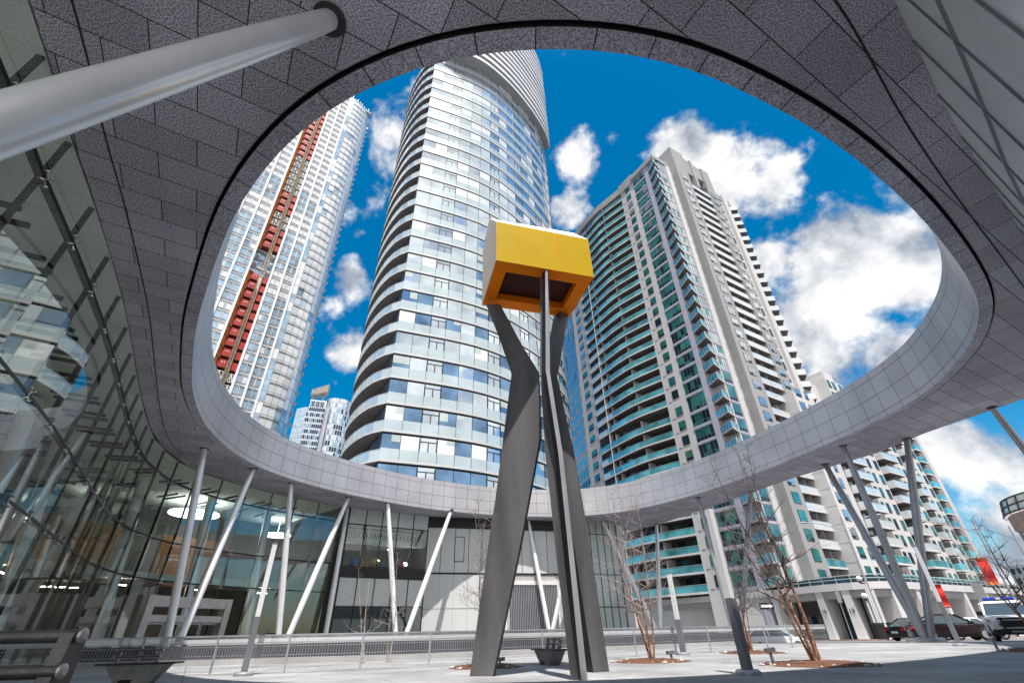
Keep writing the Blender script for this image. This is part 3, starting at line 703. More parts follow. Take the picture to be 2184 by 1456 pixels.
for k in range(NF):
    z = Z0L+k*FL; mb = MB(); p = cv[9]; n = CN[9]; e = p+n*.95; h_ = cv[11]
    mb.face([(p.x,p.y,z+.2),(e.x,e.y,z+2.6),(p.x,p.y,z+2.9)]); mb.face([(p.x,p.y,z+2.9),(e.x,e.y,z+2.6),(h_.x,h_.y,z+2.9)]); mb.face([(p.x,p.y,z+.2),(h_.x,h_.y,z+2.9),(e.x,e.y,z+2.6)]); fn.add(mb)
fn.done()
# slot: red and orange boxes, open frames and a mast
rb = Pool('red_panel', lt, [M['red'],M['signwhite'],M['darkred']]); ob = Pool('orange_panel', lt, [M['orange'],M['darkred']]); fb = Pool('braced_frame', lt, [M['signwhite'],M['black']]); gb = Pool('slot_glazing', lt, [M['blueglass'],M['whitemetal']])
for k in range(NF):
    z = Z0L+k*FL
    gap = k in (24,25,26); braced = k < 14 or 30 <= k < 31 or 35 <= k <= 40 or k == 31
    if gap:
        mb = MB(); lwll.quad(mb,-6.9,-1.4,-2.9,z+.4,z+2.8,0); lwll.box(mb,-7.1,-1.2,-2.9,-2.4,z+2.85,z+3.25,1); lwll.box(mb,-6.6,-5.6,-2.9,-1.2,z+.2,z+.5,1); lwll.box(mb,-2.6,-1.6,-2.9,-1.2,z+1.7,z+2.0,1); gb.add(mb); continue
    mb = MB()
    P = lwll.P
    mb.hexa([P(-7.05,-.2,z),P(-6.0,-1.1,z),P(-6.0,-2.9,z),P(-7.05,-2.9,z),P(-7.05,.35,z+2.7),P(-6.0,-1.0,z+2.7),P(-6.0,-2.9,z+2.7),P(-7.05,-2.9,z+2.7)],0); lwll.box(mb,-7.1,-5.9,-2.9,-.3,z+2.75,z+2.95,1); ob.add(mb)
    for (t0,t1,o_) in ((-5.95,-3.95,-.6),(-2.75,-1.35,-1.0)):
        mb = MB()
        if braced:
            lwll.box(mb,t0,t1,-2.9,o_-.6,z+.1,z+3.1,1)
            for (u0,v0,u1,v1) in ((0,.3,1,.3),(0,2.6,1,2.6),(0,.3,0,2.6),(1,.3,1,2.6),(0,.3,.5,2.6),(.5,2.6,1,.3),(.5,.3,.5,2.6)):
                mb.bar(P(t0+.1+(t1-t0-.2)*u0,o_,z+v0),P(t0+.1+(t1-t0-.2)*u1,o_,z+v1),.13,.13,0)
            fb.add(mb)
        else:
            lwll.box(mb,t0,t1,-2.9,o_,z+.55,z+2.65,0); lwll.box(mb,t0,t1,-2.9,o_+.1,z+.3,z+.52,2)
            for u in (.38,.66):
                if t0 < -5: lwll.box(mb,t0+(t1-t0)*u-.13,t0+(t1-t0)*u+.13,o_,o_+.06,z+1.75,z+2.05,1)
            rb.add(mb)
rb.done(); ob.done(); fb.done(); gb.done()
mb = MB()
for t in (-3.75,-3.0): lwll.box(mb,t-.08,t+.08,-1.3,-1.1,Z0L-8,ZTOP); lwll.box(mb,t-.06,t+.06,-.5,-.38,Z0L-8,ZTOP)
for k in range(int(NF*2)):
    z = Z0L-6+k*1.65; P = lwll.P; mb.bar(P(-3.75,-.44,z),P(-3.0,-.44,z+1.65),.09,.09); mb.bar(P(-3.75,-.44,z),P(-3.0,-.44,z),.09,.09)
build('hoist_mast', mb, M['tan'], lt)
mb = MB()
for k in range(8): t = 6+k*1.1; mb.tube([lwll.P(t,-1-.3*k,ZTOP-2),lwll.P(t+.4,-1-.3*k,ZTOP+2+rr.random()*3)],.12,5)
lwll.box(mb,5.5,15,-6,-1.2,ZTOP-1.2,ZTOP-.4); build('roof_antenna', mb, M['greymetal'], lt)
# ------------------------------------------------------------ two far towers in the gap
def pol(az, D): return V2(D*sin(radians(az)), D*cos(radians(az)))
ft = thing('far_tower', 'distant white striped apartment slab with a slanted roof blade above it', 'tower', (-112,235,0))
a_, b_, c_ = pol(-27.5,264), pol(-26.45,259), pol(-24.35,258)
WS = Wall(b_, c_-b_, (c_-b_).orthogonal()*(-1 if (c_-b_).orthogonal().dot(b_) > 0 else 1)); Lb = (c_-b_).length
e_ = V2(-.4,.92)*14
poly = [(a_.x,a_.y),(b_.x,b_.y),(c_.x,c_.y),(c_.x+e_.x,c_.y+e_.y),(a_.x+e_.x,a_.y+e_.y)]
mb = MB(); mb.prism(poly,0,109.5); build('wall', mb, M['farclad'], ft)
mb = MB(); WS.box(mb,1.0,Lb,-10,-.6,109.5,114.6); build('upper_storey', mb, M['whiteclad'], ft)
mb = MB(); c8 = [WS.P(.5,0,117.2),WS.P(Lb*.93,0,120.3),WS.P(Lb*.93,-6,120.3),WS.P(.5,-6,117.2),WS.P(.5,.4,120.4),WS.P(Lb*.97,.4,125),WS.P(Lb*.97,-6,125),WS.P(.5,-6,120.4)]
mb.hexa(c8); WS.box(mb,1.5,2.5,-3,-2,114,118); WS.box(mb,6.6,7.6,-3,-2,114,120); build('roof_blade', mb, M['blade'], ft)
W2_ = Wall(a_, b_-a_, (b_-a_).orthogonal()*(-1 if (b_-a_).orthogonal().dot(b_) > 0 else 1)); La = (b_-a_).length
fw = Pool('window', ft, [M['tealdark'],M['blueglass']])
for k in range(22):
    z = 110-3.25*(k+1)
    for i in range(9): mb = MB(); WS.quad(mb,.3+i*(Lb-.3)/9+.12,.3+(i+1)*(Lb-.3)/9-.1,.05,z+.9,z+2.9,0 if rr.random() < (.3+.7*i/9) else 1); fw.add(mb)
    for i in range(3): mb = MB(); W2_.quad(mb,.2+i*La/3+.2,.2+(i+1)*La/3-.3,.05,z+.9,z+2.9,1); fw.add(mb)
for i in range(10): mb = MB(); WS.quad(mb,1.2+i*.8,1.8+i*.8,-.5,110.3,113.9,0 if i%3 else 1); fw.add(mb)
fw.done()
f2 = thing('far_tower', 'distant pale round-fronted glass tower tight against the middle tower', 'tower', (-103,245,0))
c0 = pol(-22.9,268); mb = MB(); mb.lathe([(7.6,0),(7.6,117.5),(7.0,118)],(c0.x,c0.y,0),40); build('wall', mb, M['farclad'], f2, smooth=True)
mb = MB(); WS.box(mb,Lb+.02,Lb+2.2,-12,-1.5,0,111); build('side_wall', mb, M['lav'], f2)
fw = Pool('window', f2, [M['blueglass'],M['paleglass'],M['tealdark']])
for k in range(24):
    z = 115.6-3.25*k
    for i in range(16):
        th = radians(200+i*10); mb = MB(); a = V2(c0.x+7.66*cos(th+.02),c0.y+7.66*sin(th+.02)); c = V2(c0.x+7.66*cos(th+.15),c0.y+7.66*sin(th+.15))
        g = 0 if rr.random() < .35 else (2 if i > 6 and rr.random() < .35 else 1)
        mb.face([(a.x,a.y,z+.3),(c.x,c.y,z+.3),(c.x,c.y,z+2.8),(a.x,a.y,z+2.8)],g); fw.add(mb)
fw.done()
# ------------------------------------------------------------ teal and white apartment tower, right
rt = thing('apartment_tower', 'white concrete apartment tower with teal glass, curved balconies on the left and stepped corner balconies', 'tower', (45,95,0))
NU = V2(-.85,-.527); DU = V2(.527,-.85); DV = V2(.85,.527); NV = V2(.527,-.85)
LV = [5.8+3*k for k in range(11)] + [39.5+3*k for k in range(22)]; ZR = 106.8
pd = V2(31.7,86.3); pc = V2(20.6,105.2); pb_ = V2(18.4,111.4); pa_ = V2(15.4,128.0)
pe = pd+DU*4.8; pf = pd+DU*9.95; pg = pf+DU*2.77; ph = pg+DV*1.36
LW = Wall(pd, DU, NU); RW = Wall(ph, DV, NV)
def v3(p, z): return (p.x,p.y,z)
bayb = crom([pc+NU*-.02, (pc+pd)/2+NU*-.2, pd+NU*-2.4], 10)
body = [pa_, pb_, pc] + bayb + [pd, pf+NU*-.02, pf+DU*.35, pf+DU*.35+NU*-2.4, ph+NV*-2.4+DV*.0, ph, ph+DV*3.9, ph+DV*3.9-NV*1.1, ph+DV*7-NV*1.1, ph+DV*7, ph+DV*12, ph+DV*12-NV*2.2, ph+DV*19.9-NV*2.2, ph+DV*19.9, ph+DV*30.2, ph+DV*30.2-NV*26, ph-NV*30-DV*2, pa_+DV*16]
mb = MB(); mb.prism([(p.x,p.y) for p in body], -1.2, ZR); build('wall', mb, M['precast'], rt)
mb = MB(); q = [(p.x,p.y) for p in crom([pc+NU*.9,(pc+pd)/2+NU*1.7,pd+NU*.15],12)]; mb.prism(q+[(p.x,p.y) for p in bayb[::-1]], 105.2, 107.4); build('roof_parapet', mb, M['precast2'], rt)
mb = MB()
LW.box(mb,-.05,4.85,-3,.25,104.8,108.0); LW.box(mb,4.8,13.0,-3,.5,105.6,107.0); RW.box(mb,-.4,4.0,-4,.3,105.6,107.0); build('roof_cornice', mb, M['precast2'], rt)
mb = MB(); RW.box(mb,19.9,30.4,-8,.2,105.6,107.6); build('roof_cornice', mb, M['precast2'], rt)
# tall crown over the right half
mb = MB()
RW.box(mb,7,12,-18,.8,-1.2,116.2); RW.box(mb,12,15.3,-18,0.2,109.4,116.0); RW.box(mb,15.3,16.4,-18,.6,104.5,116.2); RW.box(mb,16.4,19.9,-18,.2,110.0,115.8); RW.box(mb,19.9,23.2,-18,.7,-1.2,115.5); RW.box(mb,12,19.9,-18,-2.4,104,109.5)
build('crown_wall', mb, M['precast2'], rt)
mb = MB(); RW.box(mb,26.2,28.0,-2,.75,-1.2,107.6); RW.box(mb,2.75,4.2,-1,.3,-1.2,107.2); build('pier', mb, M['precast'], rt)
win = Pool('window', rt, [M['teal'],M['frame'],M['tealdark'],M['tealgreen'],M['silverglass'],M['framegrey']])
rw_ = random.Random(5)
def sash(W_, t0, t1, z0, z1, o, g):          # framed window with a low opening row
    mb = MB(); W_.box(mb,t0,t1,o,o+.05,z0,z1,1); tm = (t0+t1)/2; zm = z0+(z1-z0)*.28; e = o+.055
    for a, c in ((t0+.07,tm-.035),(tm+.035,t1-.07)):
        W_.quad(mb,a,c,e,z0+.07,zm-.04,g if rw_.random()<.5 else 2); W_.quad(mb,a,c,e,zm+.04,z1-.07,g)
    return mb
def tealpick(z):
    r = rw_.random()
    if z > 70: return 4 if r < .35 else 0
    return 0 if r < .5 else (2 if r < .8 else 3)
Wb = Wall(pb_, (pc-pb_), (pc-pb_).orthogonal()*(-1 if (pc-pb_).orthogonal().dot(pb_) > 0 else 1)); Lbc = (pc-pb_).length
Wa = Wall(pa_, (pb_-pa_), (pb_-pa_).orthogonal()*(-1 if (pb_-pa_).orthogonal().dot(pb_) > 0 else 1)); Lab = (pb_-pa_).length
for z in LV:
    h_ = 3.7 if abs(z-35.8) < .1 else 3.0
    win.add(sash(Wb, Lbc*.32, Lbc*.72, z+.75, z+2.35, .02, 0 if z < 60 else 4))
    win.add(sash(LW, 1.75, 3.35, z+.7, z+2.5, .02, tealpick(z)))
    # glazed bay e-f
    for r_, (z0, z1) in enumerate(((.35,1.0),(1.05,h_-.35))):
        for i in range(5):
            t0 = 4.95+i*.82; mb = MB(); LW.quad(mb,t0,t0+.76,.04,z+z0,z+z1,tealpick(z) if r_ else (2 if rw_.random()<.5 else 0)); win.add(mb)
    # right face glazed bay h
    for i in range(3):
        t0 = .35+i*.78; mb = MB(); RW.box(mb,t0,t0+.74,.02,.06,z+.3,z+h_-.3,5); RW.quad(mb,t0+.06,t0+.68,.07,z+1.05,z+h_-.4,4 if z > 40 and rw_.random()<.75 else 0); RW.quad(mb,t0+.06,t0+.68,.07,z+.36,z+.98,4 if z>40 else 2); win.add(mb)
    # stepped slot j
    mb = sash(Wall(RW.P(0,-1.1,0)[:2], DV, NV), 4.3, 6.7, z+.5, z+2.6, .02, 0 if rw_.random()<.6 else 2); win.add(mb)
    Wk = Wall(RW.P(0,.8,0)[:2], DV, NV)
    win.add(sash(Wk, 8.4, 10.6, z+.7, z+2.55, .02, 4 if z > 18 else 0))
    win.add(sash(Wall(RW.P(0,.7,0)[:2], DV, NV), 20.5, 22.6, z+.7, z+2.55, .02, 4 if z > 18 else 2))
    win.add(sash(RW, 23.8, 25.6, z+.5, z+2.6, .02, 4 if rw_.random()<.7 else 2))
    if z < 60:
        for i in range(7):
            t0 = 1.0+i*2.25; mb = MB(); Wa.quad(mb,t0,t0+.95,.04,z+.4,z+2.7,0 if z < 34 else 4); Wa.quad(mb,t0+1.0,t0+1.95,.04,z+(.4 if i%2 else 1.2),z+2.7,2 if z < 30 else 4); win.add(mb)
    else:
        for i in range(7):
            t0 = 1.0+i*2.25; mb = MB(); Wa.quad(mb,t0,t0+1.05,.04,z+.3,z+2.8,4); Wa.quad(mb,t0+1.1,t0+2.1,.04,z+.3,z+2.8,4 if rw_.random()<.8 else 0); win.add(mb)
win.done()
mb = MB()
for z in LV+[ZR-1.5]:
    LW.box(mb,4.85,9.3,.0,.12,z-.18,z+.3); RW.box(mb,.2,2.75,0,.12,z-.15,z+.25)
    Wa.box(mb,.4,Lab,0,.1,z-.06,z+.12)
LW.box(mb,9.1,10.25,0,.2,-1,106)
build('spandrel', mb, M['lav'], rt)
for z in LV: mb = MB(); LW.box(mb,.55,1.35,0,.035,z+.45,z+.55); build('wall_vent', mb, M['framegrey'], rt)
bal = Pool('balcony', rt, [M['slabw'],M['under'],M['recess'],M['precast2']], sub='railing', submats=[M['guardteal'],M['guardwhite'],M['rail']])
bo = crom([pc+NU*.3,(pc*2+pd)/3+NU*1.25,(pc+pd*2)/3+NU*1.45,pd+NU*.05], 17)
bi = crom([(p.x,p.y) for p in bayb], 17)
dwin = Pool('balcony_door', rt, [M['tealdark'],M['recess'],M['teal']])
for k, z in enumerate(LV):
    h_ = 3.7 if abs(z-35.8) < .1 else 3.0
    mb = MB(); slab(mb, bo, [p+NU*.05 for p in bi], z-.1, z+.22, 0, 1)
    for i in (5, 11):                                 # party fins
        a, c = bo[i], bi[i]; a = c.lerp(a,.93); mb.bar((a.x,a.y,z+1.5),(c.x,c.y,z+1.5),.12,2.5,3)
    rl = MB(); q = [p.lerp(c,.03) for p, c in zip(bo, bi)]; wl = rw_.choice((4,5,3,5)) if 36 < z < 62 or z > 90 else (rw_.choice((0,0,2)) if z < 36 else 1)
    for i in range(16):
        a, c = q[i], q[i+1]; mi = 1 if i < wl else 0
        rl.face([v3(a,z+.22),v3(c,z+.22),v3(c,z+1.3),v3(a,z+1.3)], mi)
        rl.bar(v3(a,z+1.33),v3(c,z+1.33),.05,.06,2)
    bal.add(mb, rl)
    mb = MB()
    for i in range(0,16,2): a, c = bi[i]+NU*.03, bi[i+1]+NU*.03; mb.face([v3(a,z+.25),v3(c,z+.25),v3(c,z+2.5),v3(a,z+2.5)],0 if rw_.random()<.75 else 2)
    strip(mb, [p+NU*.015 for p in bi], z+.22, z+h_-.1, 1); dwin.add(mb)
    # corner balcony
    oc = V2(37.65,74.1); tip = ph+DV*.15
    mb = MB(); mb.prism([(pf.x,pf.y),(oc.x,oc.y),(tip.x,tip.y),(tip.x-NV.x*2.2,tip.y-NV.y*2.2)], z-.12, z+.2, 0, 1); rl = MB()
    for a, c, n_ in ((pf,oc,4),(oc,tip,2)):
        a2 = a.lerp(c,.04); c2 = a.lerp(c,.97)
        rl.face([v3(a2,z+.2),v3(c2,z+.2),v3(c2,z+1.28),v3(a2,z+1.28)],0); rl.bar(v3(a2,z+1.3),v3(c2,z+1.3),.07,.07,2)
        for s in range(n_+1): p = a2.lerp(c2,s/n_); rl.bar(v3(p,z+.15),v3(p,z+1.3),.07,.07,2)
    bal.add(mb, rl)
    # right-hand balcony bay l and the stepped corner at the far end
    if z < 104:
        mb = MB(); RW.box(mb,12,19.9,-2.2,.55,z-.12,z+.2,0); RW.quad(mb,12,19.9,-2.15,z+.2,z+2.7,2); RW.box(mb,15.7,15.85,-2.2,.1,z+.2,z+2.75,3); mb.m[0] = 1; rl = MB()
        RW.box(rl,12.05,19.85,.42,.5,z+.2,z+1.3,1 if z > 9 else 0); RW.box(rl,12.0,19.9,.4,.53,z+1.3,z+1.36,2); bal.add(mb, rl)
    mb = MB(); P = RW.P; c4 = [P(28.0,.2,0)[:2],P(30.0,1.75,0)[:2],P(33.2,-.6,0)[:2],P(30.2,-3,0)[:2]]; mb.prism(c4,z-.12,z+.2,0,1); rl = MB()
    for a, c in zip(c4[:3], c4[1:3]): rl.face([(*a,z+.2),(*c,z+.2),(*c,z+1.25),(*a,z+1.25)],1)
    bal.add(mb, rl)
bal.done(); dwin.done()
# ------------------------------------------------------------ lower wing
wg = thing('apartment_wing', 'lower white apartment wing with pale balconies and a glazed end, behind the slanted columns', 'building', (80,110,0))
WG = Wall((63.1,87.7), DV, NV); WLV = [6.7+3*k for k in range(14)]
mb = MB()
def block(t0,t1,o0,o1,z1): WG.box(mb,t0,t1,o0,o1,-1.2,z1)
block(-7.6,0,-9,0,41); block(0,9.4,-9,-2.4,41); block(9.4,17,-12,0,48.6); block(17,25,-12,-2.2,46); block(25,30.3,-12,0,46); block(30.3,34.6,-12,-2.2,46); block(34.6,40.3,-12,0,46); block(40.3,45,-12,-2.6,46); block(45,47,-12,.35,46)
WG.box(mb,3,9.4,-9,-2.4,41,47.5); WG.box(mb,11,15,-10,-.5,48.6,51)
build('wall', mb, M['precast'], wg)
mb = MB(); c = [WG.P(47,.3,0)[:2],WG.P(56,-5,0)[:2],WG.P(56,-20,0)[:2],WG.P(47,-14,0)[:2]]; mb.prism(c,-1.2,46); build('glazed_end', mb, M['framegrey'], wg)
ge = Wall(c[0], V2(*c[1])-V2(*c[0]), V2(.527,-.85)); Lg = (V2(*c[1])-V2(*c[0])).length
wp_ = Pool('window', wg, [M['teal'],M['frame'],M['tealdark'],M['tealgreen'],M['silverglass'],M['framegrey']])
wb = Pool('balcony', wg, [M['slabw'],M['under'],M['recess'],M['precast2']], sub='railing', submats=[M['guardwhite'],M['guardteal'],M['rail']])
gp = Pool('curtain_glazing', wg, [M['silverglass'],M['tealdark'],M['rail']])
for z in WLV:
    if z < 40:
        wp_.add(sash(WG,-6.6,-4.6,z+.6,z+2.4,.02,4 if z>12 else 0)); wp_.add(sash(WG,-3.2,-2.0,z+.6,z+2.4,.02,4 if z>9 else 2))
    for t0 in (9.9,12.0,14.9): wp_.add(sash(WG,t0,t0+(1.2 if t0<14 else 1.5),z+.6,z+2.5,.02,2 if rw_.random()<.4 else 0))
    for t0 in (25.7,28.4,35.4,38.3): wp_.add(sash(WG,t0,t0+1.4,z+.6,z+2.5,.02,2 if rw_.random()<.5 else 0))
    for (t0,t1,o_,white) in ((0,9.4,1.2,z>12),(17,25,1.3,z>12),(30.3,34.6,1.0,z>12),(40.3,45,.5,False)):
        if z > 39 and t0 == 0: continue
        mb = MB(); WG.box(mb,t0+.3,t1-.8,-2.2,o_,z-.12,z+.22,0); mb.m[0]=1; WG.quad(mb,t0,t1,-2.15,z+.22,z+2.75,2); WG.box(mb,(t0+t1)/2,(t0+t1)/2+.15,-2.1,o_-.4,z+.22,z+2.6,3)
        rl = MB(); WG.box(rl,t0+.32,t1-.82,o_-.12,o_-.02,z+.22,z+1.35,0 if white else 1); WG.box(rl,t0+.3,t0+.38,-.1,o_-.02,z+.22,z+1.35,0 if white else 1); WG.box(rl,t0+.3,t1-.8,o_-.14,o_,z+1.35,z+1.42,2); wb.add(mb, rl)
    mb = MB()
    for i in range(6):
        a = .15+i*Lg/6; ge.quad(mb,a,a+Lg/6-.15,.04,z+.25,z+1.3,0 if rw_.random()<.7 else 1); ge.quad(mb,a,a+Lg/6-.15,.04,z+1.4,z+2.85,0 if rw_.random()<.75 else 1)
    ge.box(mb,0,Lg,.03,.14,z-.05,z+.1,2); gp.add(mb)
wp_.done(); wb.done(); gp.done()
mb = MB(); Ws = Wall(WG.P(-7.6,-9,0)[:2], NV, -DV)
for z in WLV[:11]: Ws.box(mb,0,9,0,.02,z-.03,z+.03)
build('wall_joint', mb, M['precast2'], wg)
# ------------------------------------------------------------ street-level podium with fins numbered 19
po = thing('podium', 'white street level podium with deep fins numbered 19 and a railed terrace on top', 'building', (55,72,0))
PP = crom([(26,95.5),(31.5,87.0),(36.2,78.5),(39.8,69.9),(43.6,64.9),(48.6,65.9),(56,70.3),(75.5,82.3),(104,100)], 60); PN = normals(PP)
if PN[30].dot(PP[30]) > 0: PN = [-n for n in PN]
def PO(d): return [p+n*d for p, n in zip(PP, PN)]
mb = MB(); slab(mb, PO(0), PO(-8), 4.6, 5.4); build('terrace_edge', mb, M['precast'], po)
mb = MB(); slab(mb, PO(-.35), PO(-8), 3.75, 4.6); build('beam', mb, M['precast2'], po)
mb = MB(); strip(mb, PO(-3.0), -1.2, 3.8); build('shop_wall', mb, M['recess'], po)
mb = MB(); r_ = PO(-.3)
for zz in (5.85,6.25): 
    for a, c in zip(r_, r_[1:]): mb.bar(v3(a,zz),v3(c,zz),.09,.09)
for a in r_: mb.bar(v3(a,5.4),v3(a,6.25),.05,.05)
build('terrace_railing', mb, M['rail'], po)
mb = MB(); gl_ = PO(-1.2); strip(mb, gl_, 5.4, 6.2); build('terrace_glass', mb, M['tealdark'], po)
sg = Pool('shop_window', po, [M['tealdark'],M['darkwall'],M['frame']])
q = PO(-2.9)
for i in range(59):
    a, c = q[i], q[i+1]; mb = MB(); zb = gz(a.x,a.y)
    for s in (.04,.53):
        a2, c2 = a.lerp(c,s), a.lerp(c,s+.42); mb.face([v3(a2,zb+.2),v3(c2,zb+.2),v3(c2,2.0),v3(a2,2.0)],0 if rw_.random()<.6 else 1)
    sg.add(mb)
sg.done()
fin = Pool('fin', po, M['precast']); labels19 = []
acc = [0.]
for a, c in zip(PP, PP[1:]): acc.append(acc[-1]+(c-a).length)
def along(s):
    for i in range(59):
        if acc[i+1] >= s: t = (s-acc[i])/(acc[i+1]-acc[i]); return PP[i].lerp(PP[i+1],t), PN[i].lerp(PN[i+1],t).normalized()
    return PP[-1], PN[-1]
fins = []
for azf in (22.3,25.9,29.75,32.05,34.05,35.8,37.5,39.1,40.5,41.8,43.0):
    s = 0.
    while s < acc[-1]-.5:
        p, n = along(s)
        if math.degrees(atan2(p.x,p.y)) >= azf: break
        s += .25
    fins.append(s)
for s in fins:
    p, n = along(s); tg = V2(-n.y,n.x); zb = gz(p.x,p.y)-.1; mb = MB()
    a, c = p-n*.1, p-n*2.95; mb.bar(v3(a,(zb+4.6)/2),v3(c,(zb+4.6)/2),.9,4.6-zb); fin.add(mb)
    azp = math.degrees(atan2(p.x,p.y))
    if 29.5 < azp < 33 and len(labels19) < 2: labels19.append((p,n,tg))
fin.done()
def text(name, s, size, mtl, parent, pos, xdir, up, ext=.01):
    cu = bpy.data.curves.new('t','FONT'); cu.body = s; cu.size = size; cu.extrude = ext; cu.align_x='CENTER'; cu.align_y='CENTER'
    to = bpy.data.objects.new('t', cu); COL.objects.link(to); bpy.context.view_layer.update()
    me = bpy.data.meshes.new_from_object(to.evaluated_get(bpy.context.evaluated_depsgraph_get())); bpy.data.objects.remove(to); bpy.data.curves.remove(cu)
    x = Vector(xdir).normalized(); u = Vector(up).normalized(); z = x.cross(u).normalized(); mm = Matrix((x,u,z)).transposed().to_4x4(); mm.translation = Vector(pos)-org(parent); me.transform(mm)
    me.materials.clear(); me.materials.append(mtl); o = bpy.data.objects.new(name, me); COL.objects.link(o); o.parent = parent; return o
for p, n, tg in labels19:
    x = tg if tg.dot(V2(1,0)) > 0 else -tg; q = p-n*.03
    text('number', '19', .74, M['black'], po, (q.x,q.y,2.3), (x.x,x.y,0), (0,0,1))
mb = MB(); a0, n0 = along(acc[-1]*.60); 
quadsheet('pavement', PO(1.9)[12:], PO(-3.0)[12:], 3, .13, M['paving']); 
mb = MB(); kb = PO(1.9)[12:]; kc = PO(2.05)[12:]
for a, c, a2, c2 in zip(kb, kb[1:], kc, kc[1:]):
    za, zc = gz(a.x,a.y), gz(c.x,c.y); mb.hexa([v3(a2,za-.1),v3(c2,zc-.1),v3(c,zc-.1),v3(a,za-.1),v3(a2,za+.135),v3(c2,zc+.135),v3(c,zc+.135),v3(a,za+.135)])
ko = build('kerb', mb, M['kerbred']); ko['kind'] = 'structure'
# ------------------------------------------------------------ far right buildings
rb_ = thing('round_brick_building', 'round brick block with a glass railed roof terrace at the right edge', 'building', (0,0,0))
cr = pol(51.5,150); rad = 15.2
mb = MB(); mb.lathe([(rad,-1),(rad,10.5),(rad+.01,10.6),(rad,13.2),(rad,16.5),(rad+.6,17.2),(rad+.6,19.6),(rad-1,19.7)],(cr.x,cr.y,0),56); build('wall', mb, M['brickred'], rb_, smooth=True)
mb = MB(); mb.lathe([(rad+.06,13.5),(rad+.06,16.2)],(cr.x,cr.y,0),56); mb.lathe([(rad+.06,7.5),(rad+.06,12)],(cr.x,cr.y,0),56); build('window_band', mb, M['teal'], rb_, smooth=True)
mb = MB()
for i in range(28): th = 2*pi*i/28; x,y = cr.x+(rad+.1)*cos(th), cr.y+(rad+.1)*sin(th); mb.bar((x,y,7),(x,y,17),.5,.3,up=(cos(th),sin(th),0))
build('pilaster', mb, M['brickred'], rb_)
mb = MB()
for zz in (19.9,21.2,22.6):
    ring = [(cr.x+(rad+1.2-.25*(zz-19.9))*cos(2*pi*i/48),cr.y+(rad+1.2-.25*(zz-19.9))*sin(2*pi*i/48),zz) for i in range(49)]; mb.tube(ring,.13,5,cap=False)
for i in range(32): th = 2*pi*i/32; mb.bar((cr.x+(rad+1.2)*cos(th),cr.y+(rad+1.2)*sin(th),19.6),(cr.x+(rad+.5)*cos(th),cr.y+(rad+.5)*sin(th),22.6),.16,.16)
build('terrace_railing', mb, M['frame'], rb_)
mb = MB(); mb.lathe([(rad+1.1,19.7),(rad+.45,22.5)],(cr.x,cr.y,0),48); mb.f = mb.f[:-2]; mb.m = mb.m[:-2]; mb.uv = mb.uv[:-2]; build('terrace_glass', mb, M['guardwhite'], rb_)
lb = thing('low_apartment_block', 'far low pale apartment block with many small dark balconies at the end of the street', 'building', (0,0,0))
la, lc = pol(43.6,215), pol(47.8,205); LBW = Wall(la, lc-la, (lc-la).orthogonal()*(-1 if (lc-la).orthogonal().dot(la) > 0 else 1)); Ll = (lc-la).length
mb = MB(); LBW.box(mb,1,Ll,-14,0,-1,15.2); LBW.box(mb,2,Ll,-13,-1,15.2,16.6); build('wall', mb, M['precast'], lb)
mb = MB(); LBW.box(mb,6,Ll,0,.6,-1,6.5); build('brick_base', mb, M['brickred'], lb)
lwn = Pool('window', lb, [M['frame'],M['tealdark']])
for r_ in range(5):
    for i in range(9):
        mb = MB(); LBW.quad(mb,1.6+i*1.6+(.4 if r_%2 else 0),2.6+i*1.6+(.4 if r_%2 else 0),.05,2.5+r_*2.6,4.0+r_*2.6,0 if rw_.random()<.7 else 1); lwn.add(mb)
lwn.done()
# ------------------------------------------------------------ sculpture
sc_ = thing('sculpture', 'yellow box on three bent dark steel legs standing in the middle of the plaza', 'sculpture', (.75,10.2,0))
A_,B_,C_,D_ = V2(-.35,8.43),V2(2.19,9.16),V2(1.71,10.96),V2(-.83,10.26)      # bottom outline, front-left, front-right, back-right, back-left
zb_, zf = 8.5, 9.88; rl_, rr_ = A_.lerp(D_,.49), B_.lerp(C_,.46); zr = 11.0
mb = MB()
mb.face([v3(A_,zb_),v3(B_,zb_),v3(B_,zf),v3(A_,zf)],0)                          # front
mb.face([v3(A_,zf),v3(B_,zf),v3(rr_,zr),v3(rl_,zr)],1)                          # sloping top
mb.face([v3(D_,zb_),v3(A_,zb_),v3(A_,zf),v3(rl_,zr),v3(D_,zr-.25)],1)           # left end
mb.face([v3(B_,zb_),v3(C_,zb_),v3(C_,zr-.25),v3(rr_,zr),v3(B_,zf)],0)
mb.face([v3(C_,zb_),v3(D_,zb_),v3(D_,zr-.25),v3(C_,zr-.25)],0); mb.face([v3(rl_,zr),v3(rr_,zr),v3(C_,zr-.25),v3(D_,zr-.25)],1)
i4 = [V2(-.12,8.88),V2(1.77,9.42),V2(1.48,10.5),V2(-.41,9.99)]; o4 = [A_,B_,C_,D_]
for k in range(4):
    j = (k+1)%4
    mb.face([v3(o4[k],zb_),v3(i4[k],zb_),v3(i4[j],zb_),v3(o4[j],zb_)],2)        # rim round the recess
    mb.face([v3(i4[k],zb_),v3(i4[k],zb_+.22),v3(i4[j],zb_+.22),v3(i4[j],zb_)],2)
hb = build('box', mb, [M['yellow'],M['cream'],M['yellowshade']], sc_)
mb = MB(); mb.face([v3(p,zb_+.215) for p in i4]); build('recessed_screen', mb, M['screen'], hb)
mb = MB(); f1 = A_.lerp(B_,.66); n_ = V2(.276,-.961); mb.bar((f1.x+n_.x*.001,f1.y+n_.y*.001,zb_+.01),(f1.x+n_.x*.001,f1.y+n_.y*.001,zf-.01),.008,.006,up=(n_.x,n_.y,0)); build('panel_seam', mb, M['yellowshade'], hb)
